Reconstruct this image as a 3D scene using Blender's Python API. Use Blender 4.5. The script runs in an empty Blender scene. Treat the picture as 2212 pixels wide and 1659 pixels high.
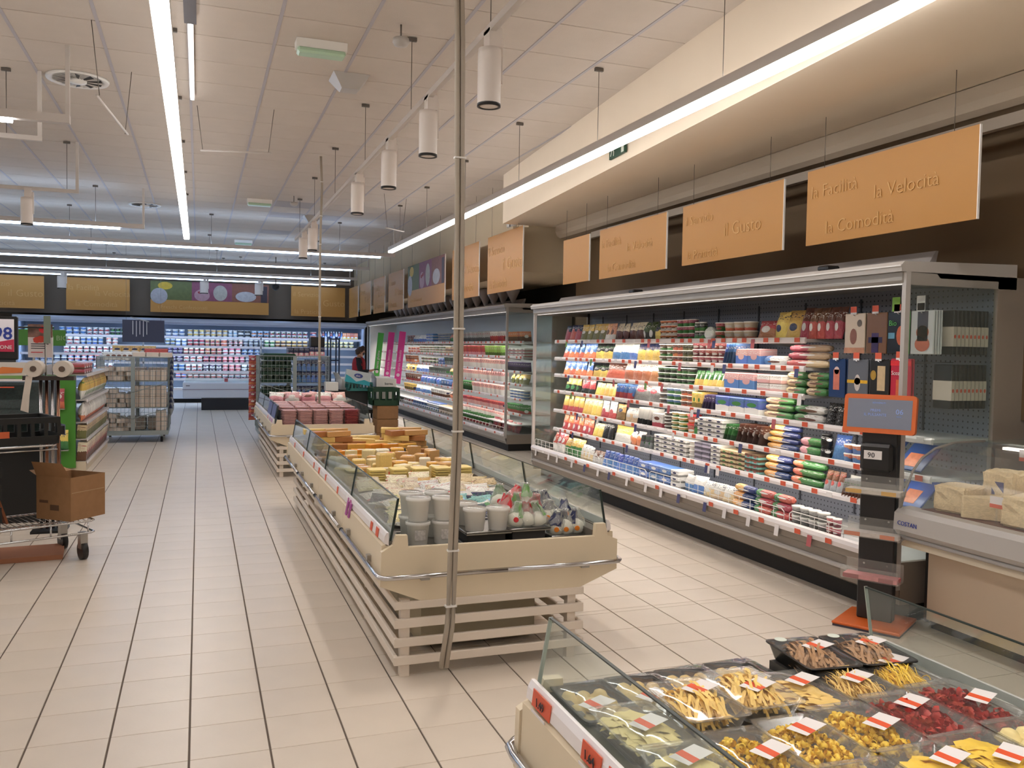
import bpy, bmesh, math, random
from mathutils import Vector, Matrix
PI = math.pi
S = bpy.context.scene
COL = S.collection
# ------------------------------------------------------------------ camera, world, exposure
def set_camera():
    yaw, pit, rol = .34972, .0408, .01702
    cy, sy, cp, sp, cr, sr = math.cos(yaw), math.sin(yaw), math.cos(pit), math.sin(pit), math.cos(rol), math.sin(rol)
    fwd = Vector((sy*cp, cy*cp, -sp)); right = Vector((cy, -sy, 0)); up = right.cross(fwd)
    r2 = cr*right + sr*up; u2 = -sr*right + cr*up
    m = Matrix((r2, u2, -fwd)).transposed().to_4x4(); m.translation = (0, 0, 1.59)
    cd = bpy.data.cameras.new('camera'); cd.sensor_fit = 'HORIZONTAL'; cd.sensor_width = 36; cd.lens = 1856.69/2212*36
    cd.clip_start = .05; cd.clip_end = 100
    o = bpy.data.objects.new('camera', cd); COL.objects.link(o); o.matrix_world = m; S.camera = o
set_camera()
W = bpy.data.worlds.new('World'); S.world = W; W.use_nodes = True
W.node_tree.nodes['Background'].inputs[0].default_value = (.8, .85, 1, 1); W.node_tree.nodes['Background'].inputs[1].default_value = .05
S.view_settings.view_transform = 'Standard'; S.view_settings.look = 'None'; S.view_settings.gamma = 1
S.view_settings.use_curve_mapping = False; S.view_settings.exposure = .78
S.cycles.transparent_max_bounces = 24; S.cycles.max_bounces = 8; S.cycles.diffuse_bounces = 5; S.cycles.use_adaptive_sampling = True; S.cycles.adaptive_threshold = .1; S.cycles.sample_clamp_indirect = 10
WARM = (1, .91, .80); NEUTRAL = (1, .965, .935); COOL = (.50, .70, 1); ICE = (.72, .93, 1)
LED_NEAR, LED_FAR, SHELF1, SHELF2, SHELFB = 12.0, 9.0, 8.5, 14.0, 10.0      # radiance of the strips
ZC, ZL = 3.84, 3.24          # ceiling, underside of hung light strips
# ------------------------------------------------------------------ colour and materials
def lin(c):
    return tuple(((v/255)/12.92 if v <= 10 else (((v/255)+.055)/1.055)**2.4) for v in c[:3])
MATS = {}
def mat(name, c=(200, 200, 200), rough=.5, metal=0, emit=None, est=0, noise=0, nscale=8, bump=0, bscale=40, spec=.5, trans=0, coord='Object'):
    if name in MATS: return MATS[name]
    m = bpy.data.materials.new(name); m.use_nodes = True; nt = m.node_tree; b = nt.nodes['Principled BSDF']
    col = (*lin(c), 1); b.inputs['Base Color'].default_value = col
    b.inputs['Roughness'].default_value = rough; b.inputs['Metallic'].default_value = metal; b.inputs['Specular IOR Level'].default_value = spec
    if emit: b.inputs['Emission Color'].default_value = (*emit, 1); b.inputs['Emission Strength'].default_value = est
    if noise or bump:
        tc = nt.nodes.new('ShaderNodeTexCoord')
    if noise:
        n = nt.nodes.new('ShaderNodeTexNoise'); n.inputs['Scale'].default_value = nscale; n.inputs['Detail'].default_value = 5
        nt.links.new(tc.outputs[coord], n.inputs['Vector'])
        mr = nt.nodes.new('ShaderNodeMapRange'); mr.inputs[1].default_value = .3; mr.inputs[2].default_value = .7
        mr.inputs[3].default_value = 1-noise; mr.inputs[4].default_value = 1+noise*.5; nt.links.new(n.outputs[0], mr.inputs[0])
        mx = nt.nodes.new('ShaderNodeVectorMath'); mx.operation = 'SCALE'; mx.inputs[0].default_value = col[:3]
        nt.links.new(mr.outputs[0], mx.inputs['Scale']); nt.links.new(mx.outputs[0], b.inputs['Base Color'])
    if bump:
        n2 = nt.nodes.new('ShaderNodeTexNoise'); n2.inputs['Scale'].default_value = bscale; n2.inputs['Detail'].default_value = 3
        nt.links.new(tc.outputs[coord], n2.inputs['Vector'])
        bp = nt.nodes.new('ShaderNodeBump'); bp.inputs['Strength'].default_value = bump; bp.inputs['Distance'].default_value = .02
        nt.links.new(n2.outputs[0], bp.inputs['Height']); nt.links.new(bp.outputs[0], b.inputs['Normal'])
    MATS[name] = m; return m
def glass(name, tint=(.90, .96, .93), refl=1.0, rough=.02, haze=0.0, hazec=(.9, .95, .95)):
    if name in MATS: return MATS[name]
    m = bpy.data.materials.new(name); m.use_nodes = True; nt = m.node_tree; nt.nodes.remove(nt.nodes['Principled BSDF'])
    out = nt.nodes['Material Output']
    t = nt.nodes.new('ShaderNodeBsdfTransparent'); t.inputs[0].default_value = (*tint, 1)
    g = nt.nodes.new('ShaderNodeBsdfGlossy'); g.inputs[0].default_value = (refl, refl, refl, 1); g.inputs['Roughness'].default_value = rough
    f = nt.nodes.new('ShaderNodeLayerWeight'); f.inputs[0].default_value = .5
    pw = nt.nodes.new('ShaderNodeMath'); pw.operation = 'POWER'; pw.inputs[1].default_value = 5; nt.links.new(f.outputs['Facing'], pw.inputs[0])
    ma = nt.nodes.new('ShaderNodeMath'); ma.operation = 'MULTIPLY_ADD'; ma.inputs[1].default_value = .93; ma.inputs[2].default_value = .04; nt.links.new(pw.outputs[0], ma.inputs[0])
    mx = nt.nodes.new('ShaderNodeMixShader'); nt.links.new(ma.outputs[0], mx.inputs[0]); nt.links.new(t.outputs[0], mx.inputs[1]); nt.links.new(g.outputs[0], mx.inputs[2])
    last = mx
    if haze:
        d = nt.nodes.new('ShaderNodeBsdfDiffuse'); d.inputs[0].default_value = (*hazec, 1)
        m2 = nt.nodes.new('ShaderNodeMixShader'); m2.inputs[0].default_value = haze
        nt.links.new(mx.outputs[0], m2.inputs[1]); nt.links.new(d.outputs[0], m2.inputs[2]); last = m2
    nt.links.new(last.outputs[0], out.inputs['Surface']); MATS[name] = m; return m
CW = dict(navy=(28, 38, 84), red=(186, 34, 40), olive=(120, 120, 62), yellow=(226, 190, 66), white=(228, 226, 220), peach=(230, 160, 120), cream=(226, 212, 180), choc=(92, 44, 30),
    dark=(40, 44, 34), pesto=(70, 92, 40), black=(24, 24, 26), orange=(224, 112, 40), magenta=(168, 40, 96), green=(50, 128, 52), kraft=(182, 120, 70), gold=(214, 172, 60), brown=(112, 66, 42),
    blue=(62, 122, 196), beige=(212, 184, 138), ham=(220, 164, 160), violet=(96, 74, 128), pink=(226, 150, 160), lilac=(170, 164, 186), grey=(150, 154, 158), teal=(110, 180, 176), royal=(30, 74, 170),
    silver=(176, 182, 184), lime=(150, 196, 70), meat=(140, 28, 34), clear=(206, 206, 200), pale=(222, 206, 150), brioche=(26, 52, 120), chicken=(236, 226, 208), window=(92, 70, 48), fan=(40, 36, 34), redcheck=(220, 90, 96),
    redlabel=(180, 40, 44), redlid=(196, 40, 30), label=(24, 22, 22), oval=(60, 90, 170), cup=(232, 230, 226), tan=(196, 150, 96), turquoise=(60, 160, 176), rose=(214, 120, 130), plum=(84, 40, 90), khaki=(150, 140, 96), cherry=(200, 40, 60), disc=(210, 214, 200), mint=(150, 210, 170), sky=(140, 190, 226))
def pack(key, film=True):
    """printed packaging: ground colour, second colour and a patch, laid out by the pack's own box"""
    if 'pk_'+key in MATS: return MATS['pk_'+key]
    rnd = random.Random(key); ws = [w for w in key.split('_') if w in CW]
    c1 = CW[ws[0]]; c2 = CW[ws[1]] if len(ws) > 1 else tuple(int(v*.6) for v in c1)
    if ws[0] == 'chicken': c2 = (186, 110, 56)
    if ws[0] == 'brioche': c2 = (232, 170, 40)
    c3 = CW['white'] if sum(c1) < 420 else rnd.choice([CW['red'], CW['navy'], CW['green'], CW['brown']])
    m = bpy.data.materials.new('pk_'+key); m.use_nodes = True; nt = m.node_tree; b = nt.nodes['Principled BSDF']; L = nt.links.new
    tc = nt.nodes.new('ShaderNodeTexCoord'); sx = nt.nodes.new('ShaderNodeSeparateXYZ'); L(tc.outputs['Generated'], sx.inputs[0])
    oi = nt.nodes.new('ShaderNodeObjectInfo')
    def math_(op, a, bb=None, c=None):
        n = nt.nodes.new('ShaderNodeMath'); n.operation = op
        for i, v in enumerate((a, bb, c)):
            if v is None: continue
            if isinstance(v, (int, float)): n.inputs[i].default_value = v
            else: L(v, n.inputs[i])
        return n.outputs[0]
    def mix(f, a, c):
        n = nt.nodes.new('ShaderNodeMix'); n.data_type = 'RGBA'; L(f, n.inputs[0])
        if isinstance(a, tuple): n.inputs[6].default_value = (*lin(a), 1)
        else: L(a, n.inputs[6])
        n.inputs[7].default_value = (*lin(c), 1); return n.outputs[2]
    x, y, z = sx.outputs
    axis = x if ('log' in key) else z
    fine = key.endswith('_pack')
    split = .16 if fine else rnd.choice([.34, .42, .5, .58]); hi = rnd.random() < .5
    nz = nt.nodes.new('ShaderNodeTexNoise'); nz.inputs['Scale'].default_value = 3.5; L(tc.outputs['Generated'], nz.inputs['Vector'])
    wob = math_('MULTIPLY_ADD', nz.outputs[0], .22, -.11)
    aw = math_('ADD', axis, wob)
    f = math_('GREATER_THAN', aw, split) if hi else math_('LESS_THAN', aw, split)
    col = mix(f, c1, c2)
    if rnd.random() < .75 and not fine:
        ax, az, cz = rnd.uniform(.18, .34), rnd.uniform(.10, .2), rnd.uniform(.3, .65)
        e = math_('ADD', math_('POWER', math_('DIVIDE', math_('SUBTRACT', x, .5), ax), 2), math_('POWER', math_('DIVIDE', math_('SUBTRACT', z, cz), az), 2))
        col = mix(math_('LESS_THAN', e, 1), col, rnd.choice([c3, c2, c3]))
    # rows of print
    mp = nt.nodes.new('ShaderNodeMapping'); mp.inputs['Scale'].default_value = (9, 1, 26); L(tc.outputs['Generated'], mp.inputs[0])
    n2 = nt.nodes.new('ShaderNodeTexNoise'); n2.inputs['Scale'].default_value = 1; n2.inputs['Detail'].default_value = 1; L(mp.outputs[0], n2.inputs['Vector'])
    t0 = rnd.uniform(.6, .72)
    pr = math_('MULTIPLY', math_('GREATER_THAN', n2.outputs[0], .57), math_('MULTIPLY', math_('GREATER_THAN', z, t0), math_('LESS_THAN', z, t0+.2)))
    col = mix(pr, col, c3)
    hs = nt.nodes.new('ShaderNodeHueSaturation'); L(col, hs.inputs['Color'])
    L(math_('MULTIPLY_ADD', oi.outputs['Random'], .3, .86), hs.inputs['Value']); L(math_('MULTIPLY_ADD', oi.outputs['Random'], .03, .485), hs.inputs['Hue'])
    hs.inputs['Saturation'].default_value = .86
    L(hs.outputs[0], b.inputs['Base Color']); b.inputs['Roughness'].default_value = .16 if fine else .3
    if film:
        n3 = nt.nodes.new('ShaderNodeTexNoise'); n3.inputs['Scale'].default_value = 7; n3.inputs['Detail'].default_value = 2; L(tc.outputs['Generated'], n3.inputs['Vector'])
        bp = nt.nodes.new('ShaderNodeBump'); bp.inputs['Strength'].default_value = .8 if fine else .35; bp.inputs['Distance'].default_value = .03
        L(n3.outputs[0], bp.inputs['Height']); L(bp.outputs[0], b.inputs['Normal'])
    MATS['pk_'+key] = m; return m
# ------------------------------------------------------------------ mesh building
class MB:
    def __init__(s): s.v = []; s.f = []; s.sm = []
    def add(s, vs, fs, smooth=False):
        n = len(s.v); s.v += [tuple(p) for p in vs]; s.f += [tuple(i+n for i in q) for q in fs]; s.sm += [smooth]*len(fs); return s
    def box(s, x0, x1, y0, y1, z0, z1):
        return s.add([(x0, y0, z0), (x1, y0, z0), (x1, y1, z0), (x0, y1, z0), (x0, y0, z1), (x1, y0, z1), (x1, y1, z1), (x0, y1, z1)],
            [(3, 2, 1, 0), (4, 5, 6, 7), (0, 1, 5, 4), (1, 2, 6, 5), (2, 3, 7, 6), (3, 0, 4, 7)])
    def cbox(s, x0, x1, y0, y1, z0, z1, c=.01):
        """box with chamfered edges"""
        c = min(c, (x1-x0)*.45, (y1-y0)*.45, (z1-z0)*.45)
        vs = []; X, Y, Z = (x0, x1), (y0, y1), (z0, z1); idx = {}
        for i in (0, 1):
            for j in (0, 1):
                for k in (0, 1):
                    p = [X[i], Y[j], Z[k]]; d = [c if q == 0 else -c for q in (i, j, k)]
                    for a in range(3):
                        q = [p[t]+(d[t] if t != a else 0) for t in range(3)]; idx[i, j, k, a] = len(vs); vs.append(q)
        fs = []
        for a in range(3):
            b, e = [t for t in range(3) if t != a]
            for side in (0, 1):
                loop = []
                for u, w in ((0, 0), (1, 0), (1, 1), (0, 1)):
                    t = [0, 0, 0]; t[a] = side; t[b] = u; t[e] = w; loop.append(idx[(*t, a)])
                fs.append(loop)
            for u in (0, 1):
                for w in (0, 1):
                    t0 = [0, 0, 0]; t0[b] = u; t0[e] = w; t1 = list(t0); t1[a] = 1
                    fs.append([idx[(*t0, b)], idx[(*t1, b)], idx[(*t1, e)], idx[(*t0, e)]])
        for i in (0, 1):
            for j in (0, 1):
                for k in (0, 1): fs.append([idx[i, j, k, a] for a in range(3)])
        return s.add(vs, fs)
    def prism(s, prof, axis, a, b):
        """closed profile of 2-D points swept along an axis (the other two axes in order)"""
        n = len(prof); o = [t for t in range(3) if t != axis]; vs = []
        for w in (a, b):
            for p in prof:
                q = [0, 0, 0]; q[axis] = w; q[o[0]] = p[0]; q[o[1]] = p[1]; vs.append(q)
        fs = [list(range(n))[::-1], list(range(n, 2*n))] + [[i, (i+1) % n, n+(i+1) % n, n+i] for i in range(n)]
        return s.add(vs, fs)
    def tube(s, path, r, n=8, cap=True):
        P = [Vector(p) for p in path]; vs = []; fs = []
        for i, p in enumerate(P):
            d = (P[min(i+1, len(P)-1)]-P[max(i-1, 0)]).normalized(); u = d.cross(Vector((0, 0, 1)))
            if u.length < .05: u = d.cross(Vector((0, 1, 0)))
            u.normalize(); w = d.cross(u); rr = r[i] if isinstance(r, (list, tuple)) else r
            for k in range(n):
                t = 2*PI*k/n; vs.append(p+u*(math.cos(t)*rr)+w*(math.sin(t)*rr))
        for i in range(len(P)-1):
            for k in range(n): fs.append((i*n+k, i*n+(k+1) % n, (i+1)*n+(k+1) % n, (i+1)*n+k))
        s.add(vs, fs, True)
        if cap:
            n0 = len(s.v)-len(vs); s.f += [tuple(n0+k for k in range(n)), tuple(n0+(len(P)-1)*n+k for k in range(n))]; s.sm += [False, False]
        return s
    def lathe(s, prof, n=16, c=(0, 0, 0), ex=1, ey=1, smooth=True, cap=True):
        vs = []; fs = []
        for r, z in prof:
            for k in range(n):
                t = 2*PI*k/n; vs.append((c[0]+r*ex*math.cos(t), c[1]+r*ey*math.sin(t), c[2]+z))
        for i in range(len(prof)-1):
            for k in range(n): fs.append((i*n+k, i*n+(k+1) % n, (i+1)*n+(k+1) % n, (i+1)*n+k))
        s.add(vs, fs, smooth)
        if cap:
            n0 = len(s.v)-len(vs); s.f += [tuple(n0+k for k in range(n)), tuple(n0+(len(prof)-1)*n+k for k in range(n))]; s.sm += [False, False]
        return s
    def mesh(s, name, off=(0, 0, 0)):
        me = bpy.data.meshes.new(name); me.from_pydata([(p[0]-off[0], p[1]-off[1], p[2]-off[2]) for p in s.v], [], s.f)
        me.polygons.foreach_set('use_smooth', s.sm)
        bm = bmesh.new(); bm.from_mesh(me); bmesh.ops.recalc_face_normals(bm, faces=bm.faces); bm.to_mesh(me); bm.free(); return me
def tag(o, label=None, cat=None, group=None, kind=None):
    if label: o['label'] = label
    if cat: o['category'] = cat
    if group: o['group'] = group
    if kind: o['kind'] = kind
    return o
def thing(name, label, cat, loc=(0, 0, 0), group=None, rz=0, kind=None):
    o = bpy.data.objects.new(name, None); COL.objects.link(o); o.location = loc; o.rotation_euler = (0, 0, rz); o.empty_display_size = .05
    return tag(o, label, cat, group, kind)
def wloc(p):
    v = Vector((0, 0, 0))
    while p: v += p.location; p = p.parent
    return v
def part(name, m, material, parent, local=False, label=None, kind=None):
    """a mesh under a thing; vertices in world coordinates unless local"""
    me = m.mesh(name, (0, 0, 0) if local else wloc(parent)) if isinstance(m, MB) else m
    o = bpy.data.objects.new(name, me); COL.objects.link(o); o.parent = parent
    if material and not me.materials: me.materials.append(material)
    return tag(o, label, kind=kind)
def solo(name, m, material, label, cat, loc=(0, 0, 0), group=None, rz=0, local=False, kind=None):
    me = m.mesh(name, (0, 0, 0) if local else loc) if isinstance(m, MB) else m
    o = bpy.data.objects.new(name, me); COL.objects.link(o); o.location = loc; o.rotation_euler = (0, 0, rz)
    if material and not me.materials: me.materials.append(material)
    return tag(o, label, cat, group, kind)
def struct(name, m, material, loc=(0, 0, 0)):
    return solo(name, m, material, None, None, loc, kind='structure')
def inst(name, me, material, loc, rot=(0, 0, 0), sc=(1, 1, 1), parent=None):
    """an object sharing mesh data, with its own material"""
    o = bpy.data.objects.new(name, me); COL.objects.link(o); o.location = loc; o.rotation_euler = rot; o.scale = sc
    if not me.materials: me.materials.append(None)
    if material: o.material_slots[0].link = 'OBJECT'; o.material_slots[0].material = material
    if parent: o.parent = parent
    return o
def lettering(parent, text, size, loc, rot, material, thin=0, name='lettering', ext=.0008, align='LEFT'):
    cu = bpy.data.curves.new(name, 'FONT'); cu.body = text; cu.size = size; cu.align_x = align; cu.extrude = ext; cu.offset = -thin*size; cu.resolution_u = 2
    t = bpy.data.objects.new(name, cu); COL.objects.link(t); bpy.context.view_layer.update()
    me = bpy.data.meshes.new_from_object(t.evaluated_get(bpy.context.evaluated_depsgraph_get())); bpy.data.objects.remove(t)
    me.materials.clear(); me.materials.append(material)
    o = bpy.data.objects.new(name, me); COL.objects.link(o); o.location = loc; o.rotation_euler = rot; o.parent = parent; return o
# common materials
M_cream = mat('cream_paint', (214, 200, 176), .45); M_white = mat('white_enamel', (226, 224, 220), .35); M_offwhite = mat('off_white_slat', (222, 210, 196), .5)
M_chrome = mat('chrome', (200, 200, 202), .18, 1); M_steel = mat('brushed_steel', (170, 168, 164), .32, 1); M_black = mat('black_plastic', (22, 22, 24), .4); M_dark = mat('dark_kick', (20, 19, 19), .6)
M_grey = mat('grey_metal', (150, 146, 140), .4); M_taupe = mat('taupe_metal', (140, 130, 120), .4); M_lgrey = mat('light_grey_metal', (178, 174, 170), .35)
M_glass = glass('clear_glass', (.92, .96, .945), .9, .02, .035, (.72, .82, .8)); M_edge = mat('glass_edge', (38, 52, 50), .3); M_film = glass('clear_film', (.985, .985, .98), .75, .06, .03, (1, 1, 1)); M_tray = glass('clear_plastic', (.98, .98, .97), .8, .08, .06, (.95, .95, .93))
M_price = mat('orange_price_tag', (214, 92, 62), .5); M_tagw = mat('white_price_tag', (226, 222, 222), .5); M_rail = mat('price_rail', (232, 226, 226), .25)
M_card = mat('cardboard', (150, 112, 76), .8, noise=.08, nscale=20); M_blackc = mat('black_crate', (16, 17, 17), .45); M_greenc = mat('green_crate', (18, 58, 38), .45)
M_sign = mat('amber_panel', (172, 122, 56), .55); M_let = mat('pale_lettering', (194, 150, 90), .6); M_letd = mat('dark_lettering', (40, 38, 44), .6); M_lblue = mat('blue_lettering', (40, 60, 150), .5)
M_wire = mat('hanger_wire', (110, 104, 98), .5, .6); M_housing = mat('light_housing', (206, 200, 196), .4)
def led(name, col, st): return mat(name, (255, 255, 255), .5, emit=col, est=st)
# ------------------------------------------------------------------ floor
T = .30; X0 = -.0325; Y0 = 3.4363
M_tile = mat('floor_tile', (216, 204, 190), .34, noise=.05, nscale=3, bump=.02, bscale=60, coord='Object')
M_grout = mat('grout', (104, 92, 82), .8)
def build_floor():
    fl = struct('floor', MB().box(-16, 6, -14, 26, -.12, -.005), M_grout)
    cells = []
    for i in range(-52, 20):
        for k in range(-56, 75):
            x = X0+i*T; y = Y0+k*T
            if x > 5.7 or x < -15.8 or y < -13.8 or y > 25.6: continue
            if i >= 7 and abs(y-4.6363) < .01: cells += [(x, y, T, .055), (x, y+.055, T, T-.055)]
            else: cells.append((x, y, T, T))
    def seen(c):
        x, y = c[0]+.15, c[1]+.15; q = x/max(y, .01)
        if y < 1.7 or q < -.36 or q > 1.05: return False
        if .85 < x < 2.0 and (3.95 < y < 8.8 or y < 2.3 or 10.5 < y < 13.6): return False
        if x > 4.1 and y > 3.9: return False
        return True
    cells.sort(key=lambda c: (not seen(c), c[0]**2+c[1]**2))
    pro = {}
    for n, (x, y, w, d) in enumerate(cells):
        if n == 300: break
        key = round(d, 3)
        if key not in pro:
            m = MB().cbox(-.146, .146, -d/2+.0018, d/2-.0018, -.008, 0, .0012); pro[key] = m.mesh('floor_tile'); pro[key].materials.append(M_tile)
        o = bpy.data.objects.new('floor_tile', pro[key]); COL.objects.link(o); o.parent = fl; o.location = (x+w/2, y+d/2, 0)
    m = MB()
    for x, y, w, d in cells[300:]: m.box(x+.004, x+w-.004, y+.0018, y+d-.0018, -.006, 0)
    part('floor_tiles_beyond', m, M_tile, fl, kind='stuff')
build_floor()
# ------------------------------------------------------------------ ceiling
M_panel = mat('ceiling_panel', (196, 186, 176), .9, noise=.03, nscale=5, bump=.15, bscale=120); M_tbar = mat('ceiling_grid', (170, 166, 172), .6); M_gap = mat('ceiling_gap', (60, 54, 50), .9)
M_panel2 = mat('ceiling_panel_grey', (170, 164, 164), .9)
def build_ceiling():
    ce = struct('ceiling', MB().box(-16, 6, -14, 26, ZC+.02, ZC+.2), M_gap)
    cells = []
    for i in range(-26, 10):
        for k in range(-33, 34):
            x = -.075+i*.6; y = 6.17+k*.6
            if x > 5.4 or y > 25.3 or x < -15.9: continue
            cells.append((x, y))
    def seen(c):
        x, y = c[0]+.3, c[1]+.3; q = x/max(y, .01); return y > 4.2 and -.36 < q < .62 and x < 3.3+.08*(y-5)
    cells.sort(key=lambda c: (not seen(c), c[0]**2+c[1]**2))
    me = MB().cbox(-.297, .297, -.2955, .2955, ZC-.001, ZC+.02, .003).mesh('ceiling_panel'); me.materials.append(M_panel)
    greys = {(2, 13), (2, 15), (3, 15), (3, 17), (2, 19)}
    for x, y in cells[:300]:
        g = (round((x+.075)/.6), round((y-6.17)/.6)) in greys
        o = inst('ceiling_panel', me, M_panel2 if g else None, (x+.3, y+.3, 0), parent=ce)
    m = MB()
    for x, y in cells[300:]: m.box(x+.003, x+.597, y+.0045, y+.5955, ZC-.001, ZC+.02)
    part('ceiling_panels_beyond', m, M_panel, ce, kind='stuff')
    for i in range(-26, 10):
        x = -.075+i*.6
        if x < 5.4: part('grid_bar', MB().prism([(x-.012, ZC-.006), (x+.012, ZC-.006), (x+.012, ZC-.001), (x-.012, ZC-.001)], 1, -13.9, 25.9), M_tbar, ce)
build_ceiling()
# ------------------------------------------------------------------ walls, soffit, bulkheads
M_wall = mat('cream_wall', (206, 190, 162), .8, noise=.03, nscale=2); M_brown = mat('brown_wall', (104, 84, 60), .8, noise=.04, nscale=2); M_brown2 = mat('grey_brown_wall', (104, 92, 80), .8, noise=.03, nscale=2)
M_soffit = mat('soffit_plaster', (236, 222, 202), .85, noise=.02, nscale=2); M_recess = mat('recess', (40, 36, 30), .9)
struct('wall_left', MB().box(-16.1, -15.9, -14, 26, 0, ZC+.02), M_wall); struct('wall_front', MB().box(-16, 6, -14.1, -13.9, 0, ZC+.02), M_wall)
struct('wall_back', MB().box(-16, 6, 25.75, 25.95, 0, ZC+.02), M_brown2)
struct('wall_right', MB().box(5.62, 5.8, -14, 26, 0, ZC+.02), M_brown)
struct('trim_1', MB().box(-16, 4.2, 24.5, 25.75, 2.3, ZC), M_brown2)                       # bulkhead over the back chiller
struct('trim_2', MB().box(4.12, 5.62, 10.75, 25.7, 2.62, ZC), M_wall)                      # bulkhead over the far side chiller
struct('trim_3', MB().box(5.4, 5.6, 10.75, 24.5, 2.2, 2.62), M_recess)
def sofx(y): return 3.181+(y-3.467)*.0729
struct('trim_4', MB().add([(sofx(-5.9), -5.9, 3.21), (sofx(10.6), 10.6, 3.21), (5.62, 10.6, 3.21), (5.62, -5.9, 3.21), (sofx(-5.9), -5.9, ZC), (sofx(10.6), 10.6, ZC), (5.62, 10.6, ZC), (5.62, -5.9, ZC)],
    [(0, 1, 2, 3), (4, 5, 6, 7), (0, 1, 5, 4), (1, 2, 6, 5), (2, 3, 7, 6), (3, 0, 4, 7)]), M_soffit)
struct('trim_5', MB().box(4.82, 5.6, -5.9, 10.74, 1.2, 3.21), M_brown)                      # brown wall above the near chiller
struct('trim_6', MB().prism([(4.36, 3.205), (4.36, 3.12), (4.38, 3.07), (4.42, 3.04), (4.82, 3.04), (4.82, 3.205)], 1, -5.9, 10.4), mat('cove', (168, 154, 136), .7))
struct('trim_7', MB().box(4.40, 4.44, -5.9, 9.4, 2.93, 3.0), mat('cove_rail', (150, 138, 124), .6))
struct('trim_8', MB().box(3.9, 4.12, 10.75, 10.95, 2.62, 3.21), M_wall)
# ------------------------------------------------------------------ hung light strips
def hang_wires(t, pts, z0):
    for x, y in pts:
        m = MB().tube([(x, y, z0), (x, y, ZC)], .0028, 6); part('hanger_wire', m, M_wire, t)
        part('ceiling_clip', MB().box(x-.035, x+.035, y-.012, y+.012, ZC-.03, ZC-.006), M_wire, t)
def strip(label, along, c, a, b, lit=None, col=NEUTRAL, st=9, wires=(), z=ZL, w=.03, group=None):
    """a hung housing with a luminous diffuser below; along 1 = runs away from the camera, 0 = across"""
    loc = (c, a, z) if along == 1 else (a, c, z)
    t = thing('light_strip', label, 'lamp', loc, group)
    prof = [(c-w*1.15, z+.012), (c+w*1.15, z+.012), (c+w*1.15, z+.075), (c-w*1.15, z+.075)]
    part('housing', MB().prism(prof, along, a, b), M_housing, t)
    if lit:
        prof = [(c-w, z+.012), (c-w, z-.008), (c-w*.8, z-.016), (c+w*.8, z-.016), (c+w, z-.008), (c+w, z+.012)]
        part('diffuser', MB().prism(prof, along, lit[0], lit[1]), led('led_%s_%g' % (('warm' if col == NEUTRAL or col == WARM else 'cool'), st), col, st), t)
        q = [(c-w*.8, lit[0]), (c+w*.8, lit[0]), (c+w*.8, lit[1]), (c-w*.8, lit[1])]
        part('upper_diffuser', MB().add([(u, v, z+.0754) if along == 1 else (v, u, z+.0754) for u, v in q], [(0, 1, 2, 3)]), led('led_up_%s_%g' % (('warm' if col == NEUTRAL or col == WARM else 'cool'), st), col, st*(UP if along == 1 else UPX)), t)  # added upward glow, hidden from below, to brighten the ceiling
    hang_wires(t, [(c, q) if along == 1 else (q, c) for q in wires], z+.075)
    return t
UP, UPX = .26, .9
tl = strip('long bright light strip hung over the open tiled aisle', 1, -.185, -12, 14.55, (-12, 14.55), NEUTRAL, LED_NEAR, w=.04, wires=(4.9, 6.7, 8.5, 10.3, 12.1, 13.9))
strip('long bright light strip hung beside the plaster soffit with the exit sign', 1, 2.99, -5.8, 14.2, (-5.8, 14.2), NEUTRAL, LED_NEAR*1.15, (2.8, 4.55, 6.3, 8.1, 9.95, 11.8, 13.5), z=3.165, w=.04)
for lab, y, x1, l1, st, wr in (
    ('light strip across the aisle, its conduit end beside the track spotlight', 13.75, -.75, -1.08, LED_FAR, (-3.4, -1.4)),
    ('light strip across the store, first one past the end of the long aisle strip', 15.85, 3.42, 3.15, LED_FAR, (-2, .2, 2.4)),
    ('light strip across the store, second one past the end of the long aisle strip', 18.85, 3.5, 3.13, LED_FAR, (-2, .2, 2.4)),
    ('light strip across the store, last but one before the back wall signs', 21.8, 3.75, 3.56, LED_FAR, (-2, .4, 2.6)),
    ('light strip across the store, next to the back wall signs', 23.75, 3.9, 3.5, LED_FAR*.8, (-2, .6, 3.2))):
    t = strip(lab, 0, y, -15, x1, (-15, l1), COOL, st, wr)
    part('conduit', MB().box(x1-.03, x1, y-.015, y+.015, ZL+.07, ZC-.001), M_housing, t)
strip('long light strip over the produce side, first one left of the open aisle', 1, -4.6, -12, 9.5, (-12, 9.5), NEUTRAL, LED_NEAR, (2, 5))  # this and the next two strips are added out of view as extra light
strip('long light strip over the produce side, the middle one of three', 1, -7.8, -12, 13, (-12, 13), NEUTRAL, LED_NEAR, (2, 5))
strip('long light strip over the produce side, last before the far left wall', 1, -11.5, -12, 13, (-12, 13), NEUTRAL, LED_NEAR, (2, 5))
t = strip('short light strip with a lit stub beside the round air diffuser', 0, 7.42, -6, -.93, (-6, -1.32), NEUTRAL, LED_NEAR, (-1.45,))
part('conduit', MB().box(-.96, -.93, 7.40, 7.43, ZL+.07, ZC-.001), M_housing, t)
M_spot = mat('spot_body', (222, 214, 208), .4); M_refl = mat('spot_reflector', (226, 226, 230), .12, 1, emit=(1, .95, .88), est=.5); M_ring = mat('spot_ring', (26, 26, 28), .4)  # M_refl glows faintly to stand in for a whitish reflection
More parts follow.
